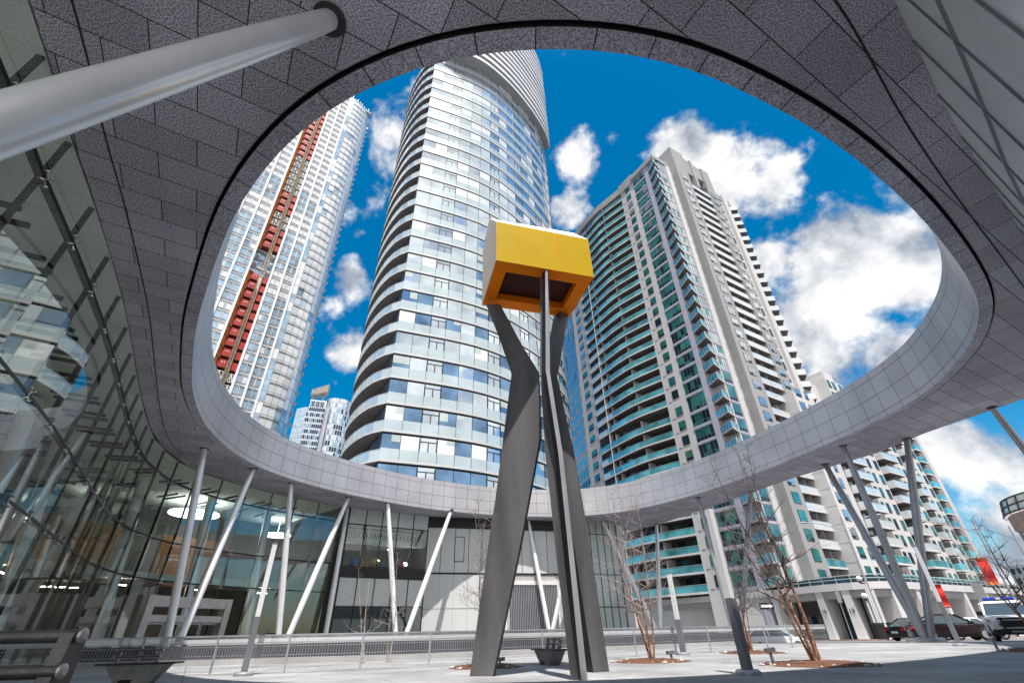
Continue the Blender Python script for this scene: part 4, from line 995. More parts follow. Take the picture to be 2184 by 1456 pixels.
def px(x, y):
    return (RI*((x-W0/2)/FPX) - UP*((y-H0/2)/FPX) + F)
def plank(L, Rr, foot, head, thick, mats, zh=None, nx=None, mi_edge=1):
    # front face lies in the plane through foot (z=0) and head (top), spanned by the sideways vector nx
    f = Vector((*foot,0)); h_ = Vector((*head, 8.5)); x = Vector(nx); n = (h_-f).cross(x).normalized()
    if n.y > 0: n = -n
    def on(p): d = px(*p); return CAM + d*((f-CAM).dot(n)/d.dot(n))
    l = [on(p) for p in L]; r = [on(p) for p in Rr]; b = -n*thick; mb = MB(); k = len(l)
    for i in range(k-1):
        mb.face([l[i],r[i],r[i+1],l[i+1]],0); mb.face([r[i]+b,l[i]+b,l[i+1]+b,r[i+1]+b],0)
        mb.face([r[i],r[i]+b,r[i+1]+b,r[i+1]],mi_edge); mb.face([l[i]+b,l[i],l[i+1],l[i+1]+b],mi_edge)
    mb.face([l[-1],r[-1],r[-1]+b,l[-1]+b],0); mb.face([r[0],l[0],l[0]+b,r[0]+b],0)
    return mb
mb = plank([(1001,1445),(1057,1060),(1091,797),(1037,651),(1035,640)],[(1050,1445),(1130,1060),(1146,790),(1075,655),(1066,640)],(-.72,10.4),(-.75,10.1),.16,None,nx=(1,.1,0))
mb = plank([(1001,1445),(1040,1170),(1057,1060),(1091,797),(1066,724),(1036,648)],[(1050,1445),(1111,1150),(1152,930),(1147,790),(1113,735),(1066,648)],(-.72,10.4),(-.62,10.05),.16,None,nx=(.96,-.28,0))
build('leg', mb, [M['steel'],M['black']], sc_)
mb = plank([(1218,1453),(1186,1180),(1163,966),(1152,790),(1152,575)],[(1240,1453),(1212,1180),(1190,966),(1163,790),(1162,575)],(.95,9.1),(1.0,8.95),.2,None,nx=(.8,-.6,0))
lg = build('leg', mb, [M['steel'],M['steellit']], sc_)
mb = plank([(1240,1453.4),(1213,1180),(1191,966),(1164,790),(1163,575)],[(1254,1453.4),(1222,1180),(1199,966),(1172,790),(1168,575)],(.99,9.03),(1.04,8.88),.16,None,nx=(.9,.44,0))
build('bright_edge', mb, [M['steellit'],M['black']], lg)
mb = plank([(1266,1434),(1228,1186),(1196,1000),(1170,810),(1193,672),(1196,660)],[(1300,1433),(1262,1186),(1229,986),(1189,804),(1212,672),(1214,660)],(1.6,10.8),(1.6,10.75),.34,None,nx=(.86,.5,0))
build('leg', mb, [M['steel'],M['black']], sc_)
# ------------------------------------------------------------ mesh fence
fe = thing('mesh_fence', 'long low galvanised mesh fence with a pale top panel across the plaza', 'fence', (0,0,0))
FC = crom([(-13.6,11.6),(-10.57,12.2),(-8.15,12.6),(-5.71,12.65),(-4.02,12.86),(-2.53,13.5),(-1.5,14.2),(2.3,16.2),(6.32,18.5),(10.65,21.4),(13.1,23.1)], 90)
mb = MB(); 
for a, c in zip(FC, FC[1:]): mb.bar(v3(a,.745),v3(c,.745),.035,.03); mb.bar(v3(a,.60),v3(c,.60),.03,.02)
build('rail', mb, M['fence'], fe)
mb = MB(); strip(mb, FC, .615, .73); build('top_panel', mb, M['fencepanel'], fe)
mb = MB()
for zz in (.06,.14,.30,.36,.53): 
    for a, c in zip(FC, FC[1:]): mb.bar(v3(a,zz),v3(c,zz),.008,.008)
P2 = crom(FC, 470)
for p in P2: mb.bar(v3(p,.06),v3(p,.6),.005,.005)
build('wire_mesh', mb, M['fence'], fe)
ps = Pool('post', fe, M['fence'])
for i in range(0, 90, 5):
    p = FC[i]; mb = MB(); mb.bar(v3(p,0),v3(p,.77),.05,.03); mb.bar((p.x-.06,p.y-.05,.012),(p.x+.06,p.y+.05,.012),.12,.02); ps.add(mb)
ps.done()
# low walls of the ramp behind the fence
for pts, z1, th, mt_, lab in (([(-16,17.2),(-9,17.6),(-4,18.4),(0,20.4),(5,23.2),(10,26.0)], .17, .3, 'wallconc', 'long low pale concrete ramp wall just behind the mesh fence'),
        ([(-17,20.5),(-9,21),(-3,22.3),(3,26),(9,29.6),(13,31.5)], .52, .35, 'walldark', 'low dark blue grey ramp wall further behind the fence'),
        ([(-15,24.8),(-8,25.4),(-2,27.6),(4,31),(10,33.5)], .72, .3, 'wallconc', 'far pale concrete ramp wall below the lounge windows')):
    Q = crom(pts, 24); mb = MB(); slab(mb, Q, offs(Q, th), -.2, z1); tag(build('ramp_wall', mb, M[mt_]), lab, 'wall')
mb = MB()
for i, (x,y,w) in enumerate(((-5.4,26.8,1.2),(-3.9,27.4,.7))): mb.abox(x,y,0,x+w,y+.3,.5)
tag(build('banner_board', mb, mat('crimson_board',(.30,.02,.05),.5,0,.6,4.)), 'dark crimson board seen through the fence below the lounge windows', 'board')
# ------------------------------------------------------------ benches
def bench(label):
    t = local('bench', label, 'bench', 'benches with ladder backs on the plaza')
    mb = MB(); mb.hexa([(-.34,-.16,0),(.34,-.16,0),(.34,.16,0),(-.34,.16,0),(-.62,-.24,.405),(.62,-.24,.405),(.62,.24,.405),(-.62,.24,.405)]); build('pedestal', mb, M['benchconc'], t)
    mb = MB(); mb.hexa([(-.30,-.17,.0),(-.02,-.17,.0),(-.02,.17,.0),(-.30,.17,.0),(-.20,-.2,.28),(.02,-.2,.28),(.02,.2,.28),(-.20,.2,.28)]); build('recess', mb, M['black'], t)
    mb = MB(); mb.abox(-.82,-.27,.405,.82,.27,.445); build('seat', mb, M['benchseat'], t)
    for x in (-.62,-.2,.22):
        mb = MB(); mb.hexa([(x-.022,.18,.44),(x+.022,.18,.44),(x+.022,.29,.44),(x-.022,.29,.44),(x-.022,.27,.74),(x+.022,.27,.74),(x+.022,.34,.74),(x-.022,.34,.74)]); up_ = build('upright', mb, M['benchmetal'], t)
    for y, z in ((.295,.70),(.25,.565)):
        mb = MB(); mb.tube([(-.70,y-.03,z),(.28,y-.03,z)],.022,12); r_ = build('back_rail', mb, M['benchmetal'], t, smooth=True)
        for x in (-.70,.28): mb = MB(); mb.tube([(x-.012,y-.03,z),(x+.012,y-.03,z)],.026,12); build('cap', mb, M['benchcap'], r_, smooth=True)
    return t
b2 = bench('small ladder backed bench on a flared pedestal, beside the big bench at left'); place(b2, (-7.2,10.5,0), radians(12)); b2.scale = (.82,.8,.76)
dup(b2, (.75,13.6,0), radians(-68), 'bench seen end on between the steel legs of the sculpture')
# the big near bench: tubular ladder back
nbk = thing('bench', 'big dark tubular bench back with pale end caps at the left edge', 'bench', (-2.5,3.0,0), 'benches with ladder backs on the plaza')
pR = Vector((-2.50,3.0,0)); dx = Vector((-.82,-.10,0)).normalized(); back = Vector((-.1,.82,0)).normalized()
def ups(x0): return pR+dx*x0
for k, x0 in enumerate((.0,.62,1.24,1.86)):
    p = ups(x0); mb = MB(); w = dx*.035
    prof = [(.0,-.02,.1),(.30,-.01,.10),(.45,.0,.085),(.58,.01,.07),(.705,.02,.06)]
    for (z0,o0,h0),(z1,o1,h1) in zip(prof,prof[1:]):
        a = p+back*o0; c = p+back*o1
        mb.hexa([a-w-back*h0+Vector((0,0,z0)),a+w-back*h0+Vector((0,0,z0)),a+w+back*h0+Vector((0,0,z0)),a-w+back*h0+Vector((0,0,z0)),c-w-back*h1+Vector((0,0,z1)),c+w-back*h1+Vector((0,0,z1)),c+w+back*h1+Vector((0,0,z1)),c-w+back*h1+Vector((0,0,z1))])
    build('upright', mb, M['benchmetal'], nbk)
for o_, z in ((.0,.690),(-.05,.530)):
    a, c = ups(-.05)+back*o_, ups(2.2)+back*o_; mb = MB(); mb.tube([(a.x,a.y,z),(c.x,c.y,z)],.032,16); rl = build('back_rail', mb, M['benchmetal'], nbk, smooth=True)
    mb = MB(); e = a-dx*.012; mb.tube([(a.x,a.y,z),(e.x,e.y,z),(e.x-dx.x*.014,e.y-dx.y*.014,z)],[.038,.036,.018],16); build('cap', mb, M['benchcap'], rl, smooth=True)
    for x0 in (.62,1.24,1.86): q = ups(x0)+back*o_; mb = MB(); mb.tube([(q.x-dx.x*.05,q.y-dx.y*.05,z),(q.x+dx.x*.05,q.y+dx.y*.05,z)],.042,16); build('sleeve', mb, M['benchmetal'], rl, smooth=True)
mb = MB(); a, c = ups(-.1)-back*.35, ups(2.2)-back*.35; mb.bar((a.x,a.y,.42),(c.x,c.y,.42),.5,.05); build('seat', mb, M['benchseat'], nbk)
mb = MB(); a, c = ups(.3)-back*.35, ups(1.9)-back*.35; mb.bar((a.x,a.y,.2),(c.x,c.y,.2),.3,.39); build('pedestal', mb, M['benchconc'], nbk)
# ------------------------------------------------------------ slender square light posts
def lamp(loc, hgt, lean, rz, label):
    t = thing('light_post', label, 'lamp post', loc, 'slender light posts on the plaza'); x,y,z = loc
    L_ = Vector((lean[0],lean[1],1)); p = Vector(loc); w = .075
    mb = MB(); mb.lathe([(.2,0),(.2,.06),(.17,.085),(.1,.09)], p, 24); build('base', mb, M['galv'], t, smooth=True)
    mb = MB(); mb.bar(p+Vector((0,0,.08)), p+L_*hgt*.42, w*2.0, w*1.7, up=(cos(rz),sin(rz),0)); build('lower_shaft', mb, M['polegrey'], t)
    mb = MB(); mb.bar(p+L_*hgt*.42, p+L_*hgt, w*1.7, w*1.4, up=(cos(rz),sin(rz),0)); ln = build('lamp_lens', mb, M['lamplens'], t)
    mb = MB(); s_ = Vector((cos(rz),sin(rz),0))*w*.75
    mb.bar(p+L_*hgt*.42+s_, p+L_*hgt+s_, .03, .02, up=(cos(rz),sin(rz),0)); mb.bar(p+L_*hgt-s_*.0+Vector((0,0,.0)), p+L_*(hgt+.03), w*1.85, w*1.6, up=(cos(rz),sin(rz),0)); build('trim', mb, M['polegrey'], ln)
lamp((-5.93,12.0,0), 2.62, (-.0,0), .5, 'slender grey light post in front of the lobby entrance, by the fence')
lamp((3.82,9.42,0), 2.68, (.0,0), 2.2, 'nearest and thickest light post, with a white upper half, right of the sculpture')
lamp((15.66,19.6,0), 3.26, (0,0), 2.2, 'light post leaning across the foot of the slanted columns on the right')
lamp((5.12,17.2,0), 2.28, (0,0), .8, 'distant white topped light post behind the fence beside the multi stemmed birch')
# ------------------------------------------------------------ trees and planting pits
def pit(loc, r, label, seed):
    t = thing('tree_pit', label, 'tree pit', loc, 'round tree pits set in the plaza'); rn = random.Random(seed)
    mb = MB(); n = 26; pr = [r*(1+rn.uniform(-.06,.06)) for _ in range(n)]
    for i in range(n):
        j = (i+1)%n; a, c = 2*pi*i/n, 2*pi*j/n
        p = lambda rr_,th,z: (loc[0]+rr_*cos(th),loc[1]+rr_*sin(th),loc[2]+z)
        mb.face([p(pr[i],a,.014),p(pr[j],c,.014),p(pr[j]*.6,c,.05+.02*rn.random()),p(pr[i]*.6,a,.05+.02*rn.random())]); mb.face([p(pr[i]*.6,a,.06),p(pr[j]*.6,c,.06),p(0,0,.085)])
    build('mulch', mb, M['mulch'], t)
    mb = MB()
    for i in range(30):
        th = rn.uniform(0,2*pi); rr_ = r*rn.uniform(.72,1.08); s_ = rn.uniform(.015,.05); x,y = loc[0]+rr_*cos(th), loc[1]+rr_*sin(th)
        mb.lathe([(s_*.6,0),(s_,s_*.35),(s_*.8,s_*.8),(s_*.3,s_)],(x,y,loc[2]+.015),6)
    build('edge_stones', mb, M['stone'], t, smooth=True, kind='stuff')
def tree(loc, H_, stems, spread, seed, label, low, tw, r0=.05, lean=(0,0), dense=1., split=.42):
    t = thing('birch_tree', label, 'tree', loc, 'bare birch trees on the plaza'); rn = random.Random(seed); tr = MB(); cr = MB()
    def twig(p, d, L_, r, dep):
        pts = [p]; rad = [r]; n = 4
        for i in range(n):
            d = (d+Vector((rn.gauss(0,.14),rn.gauss(0,.14),rn.gauss(.05,.1)))).normalized(); pts.append(pts[-1]+d*L_/n); rad.append(r*(1-(i+1)/n*.75))
        cr.tube(pts, rad, 3, cap=False)
        if dep > 0:
            for _ in range(rn.randint(3,5)):
                k = rn.randint(1,n); a = rn.uniform(0,2*pi); e = d.orthogonal(); e.rotate(Matrix.Rotation(a,3,d)); dd = (d*.75+e*.75+Vector((0,0,.15))).normalized()
                twig(pts[k], dd, L_*rn.uniform(.45,.72), rad[k]*.7, dep-1)
    for s in range(stems):
        th = 2*pi*(s+rn.random()*.6)/stems; d = Vector((cos(th)*spread+lean[0], sin(th)*spread+lean[1], 1)).normalized(); p = Vector(loc)+Vector((cos(th)*r0*1.3,sin(th)*r0*1.3,0)); L_ = H_*rn.uniform(.78,1.02); n = 10; r = r0*rn.uniform(.6,1.05)
        pts = [p]; rad = [r*1.25]
        for i in range(n):
            d = (d+Vector((rn.gauss(0,.05),rn.gauss(0,.05),.03))).normalized(); pts.append(pts[-1]+d*L_/n); rad.append(max(.006, r*(1-.92*((i+1)/n)**.9)))
        k = int(n*split); tr.tube(pts[:k+1], rad[:k+1], 8); cr.tube(pts[k:], rad[k:], 6)
        for i in range(max(2,k-1), n+1):
            for _ in range(rn.choice((1,2,2,3)) if dense >= 1 else rn.choice((0,1,1,2))):
                a = rn.uniform(0,2*pi); e = d.orthogonal(); e.rotate(Matrix.Rotation(a,3,d)); dd = (Vector((0,0,1))*.55+e*.85).normalized()
                twig(pts[i], dd, H_*rn.uniform(.10,.24)*(1.15-.6*i/n), rad[i]*.55+.003, 2 if dense >= 1 else 1)
    build('trunk', tr, M[low], t, smooth=True); build('crown', cr, M[tw], t)
tree((6.15,11.55,0), 5.0, 5, .13, 21, 'bare multi stemmed birch with peeling orange bark, nearest tree on the right', 'bark', 'twigdark', .044, (-.16,.02)); pit((6.2,11.6,0), 1.12, 'round mulch pit ringed with pale stones under the orange barked birch', 1)
tree((3.35,14.0,0), 4.5, 6, .14, 34, 'many stemmed pale birch behind the mesh of the fence, just right of the sculpture', 'bark', 'twig', .028, (-.03,0)); pit((3.35,14.05,0), .95, 'mulch pit under the many stemmed birch just right of the sculpture', 2)
tree((-.9,14.9,0), 4.2, 4, .13, 47, 'slim pale birch clump left of the tall left leg of the sculpture', 'barkpale', 'twig', .028, (-.06,0)); pit((-.78,13.25,0), .9, 'mulch pit with pale stones between the sculpture legs', 3)
tree((-4.6,16.4,0), 3.0, 2, .10, 52, 'thin pinkish birch sapling pair before the lobby glass', 'barkpale', 'twig', .024, (-.02,0), .5)
tree((-4.0,16.9,0), 3.4, 2, .12, 61, 'thin birch with a spotted trunk beside the dark pier of the lobby', 'barkpale', 'twig', .026, (.0,0), .5)
tree((7.4,17.6,0), 4.6, 3, .10, 75, 'dark slender birch by the fence in front of the white parked car', 'bark', 'twigdark', .036, (.03,0)); pit((7.4,17.6,0), 1.0, 'distant mulch pit beside the fence in front of the white car', 4)
tree((1.9,19.4,0), 4.2, 3, .10, 83, 'pale spotted birch seen between the right legs of the sculpture', 'barkpale', 'twig', .032, (.04,0), .5)
tree((15.0,15.6,0), 3.9, 4, .16, 92, 'dark birch leaning in from the right edge in front of the white police car', 'bark', 'twigdark', .05, (-.30,.0)); pit((14.3,14.9,0), 1.1, 'mulch pit cut off by the right edge of the photo', 5)
# small ground spotlights beside the pits
for i, (loc, h_, lab) in enumerate((((-.42,12.75,0),.2,'small grey ground spotlight between the sculpture legs'),((3.85,13.95,0),.22,'small grey ground spotlight at the pit of the many stemmed birch'),((5.42,11.9,0),.3,'dark ground spotlight with a flat head left of the orange barked birch'),((13.3,15.4,0),.34,'dark ground spotlight leaning near the front of the police car'))):
    t = thing('ground_spotlight', lab, 'spotlight', loc, 'ground spotlights beside the tree pits'); p = Vector(loc)
    mb = MB(); mb.bar(p,p+Vector((-.03,0,h_*.8)),.055,.045); build('stem', mb, M['polegrey'], t)
    mb = MB(); mb.bar(p+Vector((-.12,-.03,h_*.86)),p+Vector((.08,.03,h_*.92)),.1,.07); build('head', mb, M['polegrey'], t)
# ------------------------------------------------------------ vehicles
def loft(mb, secs, mi=0):      # secs: list of closed loops of equal length
    n = len(secs[0]); k0 = len(mb.v)
    for s_ in secs: mb.v += [tuple(p) for p in s_]
    for a in range(len(secs)-1):
        for j in range(n):
            i0 = k0+a*n; i1 = i0+n; mb.f.append((i0+j,i0+(j+1)%n,i1+(j+1)%n,i1+j)); mb.m.append(mi); mb.uv.append(None)
    for e, rev in ((0,True),(len(secs)-1,False)):
        q = [k0+e*n+j for j in range(n)]; mb.f.append(tuple(q[::-1] if rev else q)); mb.m.append(mi); mb.uv.append(None)
def section(x, w, z0, zt, sh=.12):   # body cross-section at length x
    w2 = w/2
    return [(x,-w2*.9,z0),(x,w2*.9,z0),(x,w2,z0+sh),(x,w2,z0+(zt-z0)*.55),(x,w2*.96,zt-.08),(x,w2*.84,zt),(x,-w2*.84,zt),(x,-w2*.96,zt-.08),(x,-w2,z0+(zt-z0)*.55),(x,-w2,z0+sh)]
def wheel(t, x, y, r, wd):
    sgn = 1 if y > 0 else -1; mb = MB()
    mb.tube([(x,y-wd/2,r),(x,y-wd*.35,r),(x,y+wd*.35,r),(x,y+wd/2,r)],[r*.9,r,r,r*.9],26); o = build('tyre', mb, M['tyre'], t, smooth=True)
    mb = MB(); mb.tube([(x,y+sgn*wd*.36,r),(x,y+sgn*(wd*.5+.012),r)],[r*.66,r*.62],22)
    for k in range(7): th = 2*pi*k/7; mb.bar((x,y+sgn*(wd*.5+.02),r),(x+cos(th)*r*.58,y+sgn*(wd*.5+.02),r+sin(th)*r*.58),.05,.03,up=(0,1,0))
    build('rim', mb, M['rim'], o, smooth=False)
def car(name, label, paint, prof, roof, L_, Wd, wb, r=.33, cat='car', group='cars parked along the street'):
    t = local(name, label, cat, group)
    mb = MB(); loft(mb, [section(x,Wd*w_,z0,zt) for x,w_,z0,zt in prof]); build('body', mb, paint, t, smooth=True)
    (xa,za),(xb,zb2),(xc,zc),(xd,zd) = roof        # windscreen foot, roof front, roof rear, rear foot
    w0, w1 = Wd*.44, Wd*.335
    mb = MB(); lo = [(xa,za),(xd,zd)]
    g = lambda x,y,z: (x,y,z)
    mb.face([g(xa,-w0,za),g(xa,w0,za),g(xb,w1,zb2),g(xb,-w1,zb2)]); mb.face([g(xd,w0,zd),g(xd,-w0,zd),g(xc,-w1,zc),g(xc,w1,zc)])
    for s_ in (1,-1): mb.face([g(xa,s_*w0,za),g(xd,s_*w0,zd),g(xc,s_*w1,zc),g(xb,s_*w1,zb2)][::s_])
    build('glazing', mb, M['carglass'], t)
    mb = MB(); mb.hexa([(xc-.05,-w1-.03,zc-.03),(xb+.05,-w1-.03,zb2-.03),(xb+.05,w1+.03,zb2-.03),(xc-.05,w1+.03,zc-.03),(xc+.1,-w1+.06,zc+.05),(xb-.15,-w1+.06,zb2+.05),(xb-.15,w1-.06,zb2+.05),(xc+.1,w1-.06,zc+.05)])
    xm = (xb+xc)/2
    for s_ in (1,-1):
        for (x0,z0_,x1,z1_) in ((xa,za,xb,zb2),(xd,zd,xc,zc),(xm,(za+zd)/2,xm,(zb2+zc)/2)): mb.bar((x0,s_*w0*1.0,z0_),(x1,s_*(w1+.01),z1_),.09,.06,up=(0,s_,0))
    build('roof', mb, paint, t)
    for x in (wb[0],wb[1]):
        for s_ in (1,-1): wheel(t, x, s_*(Wd/2-.10), r, .22)
    xf, xr = prof[-1][0], prof[0][0]
    for s_ in (1,-1):
        mb = MB(); mb.hexa([(xf-.32,s_*Wd*.5-.02*s_-.10,.60),(xf+.01,s_*Wd*.36-.09,.58),(xf+.01,s_*Wd*.36+.09,.58),(xf-.32,s_*Wd*.5-.02*s_+.035,.60),(xf-.42,s_*Wd*.5-.02*s_-.10,.76),(xf-.03,s_*Wd*.36-.09,.70),(xf-.03,s_*Wd*.36+.09,.70),(xf-.42,s_*Wd*.5-.02*s_+.035,.76)]); build('headlight', mb, M['headlight'], t)
        mb = MB(); mb.abox(xr-.01,s_*Wd*.38-.16,.66,xr+.12,s_*Wd*.38+.16,.82); build('tail_light', mb, M['taillight'], t)
        mb = MB(); mb.hexa([(xa-.3,s_*(Wd/2+.02)-.08,za-.02),(xa-.18,s_*(Wd/2+.02)-.08,za-.02),(xa-.18,s_*(Wd/2+.02)+.08,za-.02),(xa-.3,s_*(Wd/2+.02)+.08,za-.02),(xa-.32,s_*(Wd/2+.03)-.09,za+.14),(xa-.2,s_*(Wd/2+.03)-.09,za+.14),(xa-.2,s_*(Wd/2+.03)+.09,za+.14),(xa-.32,s_*(Wd/2+.03)+.09,za+.14)]); build('wing_mirror', mb, paint, t)
    mb = MB(); mb.abox(xf-.02,-Wd*.25,.42,xf+.02,Wd*.25,.56); mb.abox(xf-.03,-Wd*.42,.2,xf+.015,Wd*.42,.34); build('grille', mb, M['black'], t)
    mb = MB(); mb.abox(xf+.015,-.26,.36,xf+.03,.26,.48); mb.abox(xr-.03,-.26,.5,xr-.012,.26,.62); build('number_plate', mb, M['plate'], t)
    return t
SED = [(-2.25,.72,.34,.80),(-2.18,.90,.24,.90),(-1.6,.98,.2,.95),(-.4,1.,.2,.93),(.9,1.,.2,.92),(1.6,.97,.2,.86),(2.05,.90,.22,.76),(2.25,.70,.28,.62)]
SRO = ((1.05,.90),(.25,1.40),(-.75,1.41),(-1.75,.94))
def gp3(x,y,dz=.0): return (x,y,gz(x,y)+.02+dz)
s1 = car('parked_car', 'black sedan parked behind the foot of the slanted columns', M['carblack'], SED, SRO, 4.5, 1.8, (1.35,-1.35)); place(s1, gp3(29.6,40.2), radians(14))
s2 = car('parked_car', 'dark plum sedan with a snow bright roof beside the police car', M['carpurple'], SED, SRO, 4.5, 1.82, (1.35,-1.35)); place(s2, gp3(27.4,34.4), radians(-22))
dup_w = car('parked_car', 'silver white sedan in the row behind the dark plum sedan', M['carwhite'], SED, SRO, 4.5, 1.8, (1.35,-1.35)); place(dup_w, gp3(35.2,42.0), radians(-20))
s4 = car('parked_car', 'white hatchback half hidden by the fence and the dark slender birch', M['carwhite'], [(-2.15,.8,.3,.9),(-2.1,.92,.22,1.0),(-1.4,1.,.2,1.0),(0,1.,.2,.97),(1.0,.99,.2,.95),(1.65,.95,.2,.88),(2.05,.88,.22,.74),(2.2,.7,.28,.6)], ((1.2,.94),(.35,1.46),(-1.35,1.44),(-2.0,1.0)), 4.3, 1.8, (1.35,-1.3)); place(s4, (19.0,40.8,-.78), radians(-6))
# police utility vehicle
t = local('police_car', 'white police utility vehicle with a black push bar and blue roof lights', 'police car')
pv = [(-2.4,.86,.42,1.06),(-2.34,.95,.34,1.12),(-1.5,1.,.3,1.14),(0,1.,.3,1.14),(1.0,1.,.3,1.12),(1.7,.98,.32,1.08),(2.2,.92,.36,1.0),(2.38,.80,.42,.90)]
mb = MB(); loft(mb, [section(x,1.98*w_,z0,zt) for x,w_,z0,zt in pv]); build('body', mb, M['carwhite'], t, smooth=True)
w0, w1 = .90, .74; xa,za,xb,zb2,xc,zc,xd,zd = 1.05,1.12,.25,1.70,-1.9,1.70,-2.3,1.14
mb = MB(); mb.face([(xa,-w0,za),(xa,w0,za),(xb,w1,zb2),(xb,-w1,zb2)]); mb.face([(xd,w0,zd),(xd,-w0,zd),(xc,-w1,zc),(xc,w1,zc)])
for s_ in (1,-1): mb.face([(xa,s_*w0,za),(xd,s_*w0,zd),(xc,s_*w1,zc),(xb,s_*w1,zb2)][::s_])
build('glazing', mb, M['carglass'], t)
mb = MB(); mb.hexa([(xc-.08,-w1-.04,zc-.04),(xb+.1,-w1-.04,zb2-.04),(xb+.1,w1+.04,zb2-.04),(xc-.08,w1+.04,zc-.04),(xc,-w1+.05,zc+.06),(xb-.12,-w1+.05,zb2+.06),(xb-.12,w1-.05,zb2+.06),(xc,w1-.05,zc+.06)])
for s_ in (1,-1):
    for (x0,z0_,x1,z1_) in ((xa,za,xb,zb2),(xd,zd,xc,zc),(-.35,1.14,-.4,1.7),(-1.35,1.14,-1.35,1.7)): mb.bar((x0,s_*w0,z0_),(x1,s_*(w1+.01),z1_),.11,.08,up=(0,s_,0))
build('roof', mb, M['carwhite'], t)
mb = MB(); mb.abox(-.25,-.62,1.79,.05,.62,1.83); lbx = build('light_bar', mb, M['black'], t)
for y0,y1,m_ in ((-.62,-.1,'bluelamp'),(-.1,.1,'headlight'),(.1,.62,'bluelamp')): mb = MB(); mb.abox(-.24,y0+.01,1.83,.04,y1-.01,1.93); build('lamp', mb, M[m_], lbx)
for x in (1.5,-1.45):
    for s_ in (1,-1): wheel(t, x, s_*.87, .38, .25)
for s_ in (1,-1):
    mb = MB(); mb.hexa([(2.0,s_*.86-.1,.80),(2.36,s_*.66-.14,.78),(2.36,s_*.66+.14,.78),(2.0,s_*.86+.10,.80),(1.9,s_*.84-.1,1.0),(2.3,s_*.66-.14,.92),(2.3,s_*.66+.14,.92),(1.9,s_*.84+.10,1.0)]); h_ = build('headlight', mb, M['headlight'], t)
    mb = MB(); mb.abox(2.02,s_*.93-.04,.86,2.2,s_*.93+.04,.95); build('indicator', mb, M['amber'], h_)
    mb = MB(); mb.abox(.72,s_*1.06-.12,1.12,.86,s_*1.06+.12,1.32); build('wing_mirror', mb, M['black'], t)
mb = MB(); mb.abox(2.34,-.52,.62,2.40,.52,.88); mb.abox(2.3,-.94,.30,2.44,.94,.52); build('grille', mb, M['black'], t)
mb = MB()
for y in (-.46,.46): mb.bar((2.5,y,.4),(2.5,y,1.02),.07,.07); 
for z in (.5,.72,.96): mb.bar((2.5,-.62,z),(2.5,.62,z),.07,.09)
build('push_bar', mb, M['black'], t)
mb = MB(); mb.abox(2.44,-.28,.40,2.46,.28,.54); build('number_plate', mb, M['plate'], t)
text('lettering', 'POLICE', .2, M['carblack'], t, (1.78,0,1.083), (0,1,0), (-1,0,.06), .004)
place(t, (25.4,27.9,gz(25.4,27.9)+.015), radians(-128))
# ------------------------------------------------------------ street furniture along the far street
def globe_post(loc, h_, label, arms=1):
    t = thing('street_lamp', label, 'street lamp', loc, 'globe street lamps'); p = Vector(loc)
    mb = MB(); mb.tube([p,p+Vector((0,0,.9)),p+Vector((0,0,.95)),p+Vector((0,0,h_))],[.2,.17,.1,.08],12); build('post', mb, M['offwhite'], t, smooth=True)
    mb = MB(); mb.tube([p,p+Vector((0,0,.95))],[.24,.2],12); build('post_base', mb, M['black'], t, smooth=True)
    for s_ in ((0,) if arms == 1 else (-1,)):
        q = p+Vector((s_*.5,0,h_)); mb = MB(); mb.tube([p+Vector((0,0,h_-.15)),q+Vector((0,0,-.12)),q+Vector((0,0,.05))],[.07,.07,.22],10); g_ = build('lamp_holder', mb, M['black'], t, smooth=True)
        mb = MB(); mb.lathe([(.001,-.3)]+[(.3*sin(pi*k/12),-.3*cos(pi*k/12)) for k in range(1,12)]+[(.001,.3)], q+Vector((0,0,.32)), 18); build('globe', mb, M['globe'], g_, smooth=True)
def ray_at(x, y, D):
    d = px(x, y); k = D/sqrt(d.x**2+d.y**2); return CAM+d*k
globe_post((36.7,55.5,gz(36.7,55.5)+.13), 3.5, 'globe street lamp with a black base in front of the podium fins')
globe_post((39.2,58.3,gz(39.2,58.3)+.13), 5.4, 'taller globe lamp on the traffic pole by the podium', 2)
def utility(loc, h_, label, arm=None, arm2=None):
    t = thing('street_pole', label, 'street pole', loc, 'tall street poles with curved lamp arms'); p = Vector(loc)
    mb = MB(); mb.tube([p,p+Vector((0,0,h_))],[.16,.09],10); build('pole', mb, M['galv'], t, smooth=True)
    for a in (arm, arm2):
        if a is None: continue
        dx_, dz_ = a; q0 = p+Vector((0,0,h_*.86)); pts = [q0+Vector((dx_[0]*k/6,dx_[1]*k/6,dz_*sin(k/6*pi/2))) for k in range(7)]
        mb = MB(); mb.tube(pts,.05,7); o = build('arm', mb, M['galv'], t, smooth=True); e = pts[-1]; d_ = Vector((dx_[0],dx_[1],0)).normalized(); mb = MB(); mb.tube([e-d_*.1,e+d_*.3,e+d_*.7],[.07,.15,.08],8); build('lamp_head', mb, M['signback'], o, smooth=True)
    return t
utility((39.5,58.5,gz(39.5,58.5)), 12.6, 'tall street pole with two curved lamp arms in front of the apartment wing', ((-4.2,.3),1.2), ((4.2,-.3),1.8))
utility((55.5,59.0,gz(55,59)), 12.2, 'street pole with a long left arm carrying the small red banner', ((-5.2,.6),1.6))
utility((60.5,60.0,gz(60,60)), 11.5, 'far street pole with the large red flower banner', ((-3.6,.3),1.4))
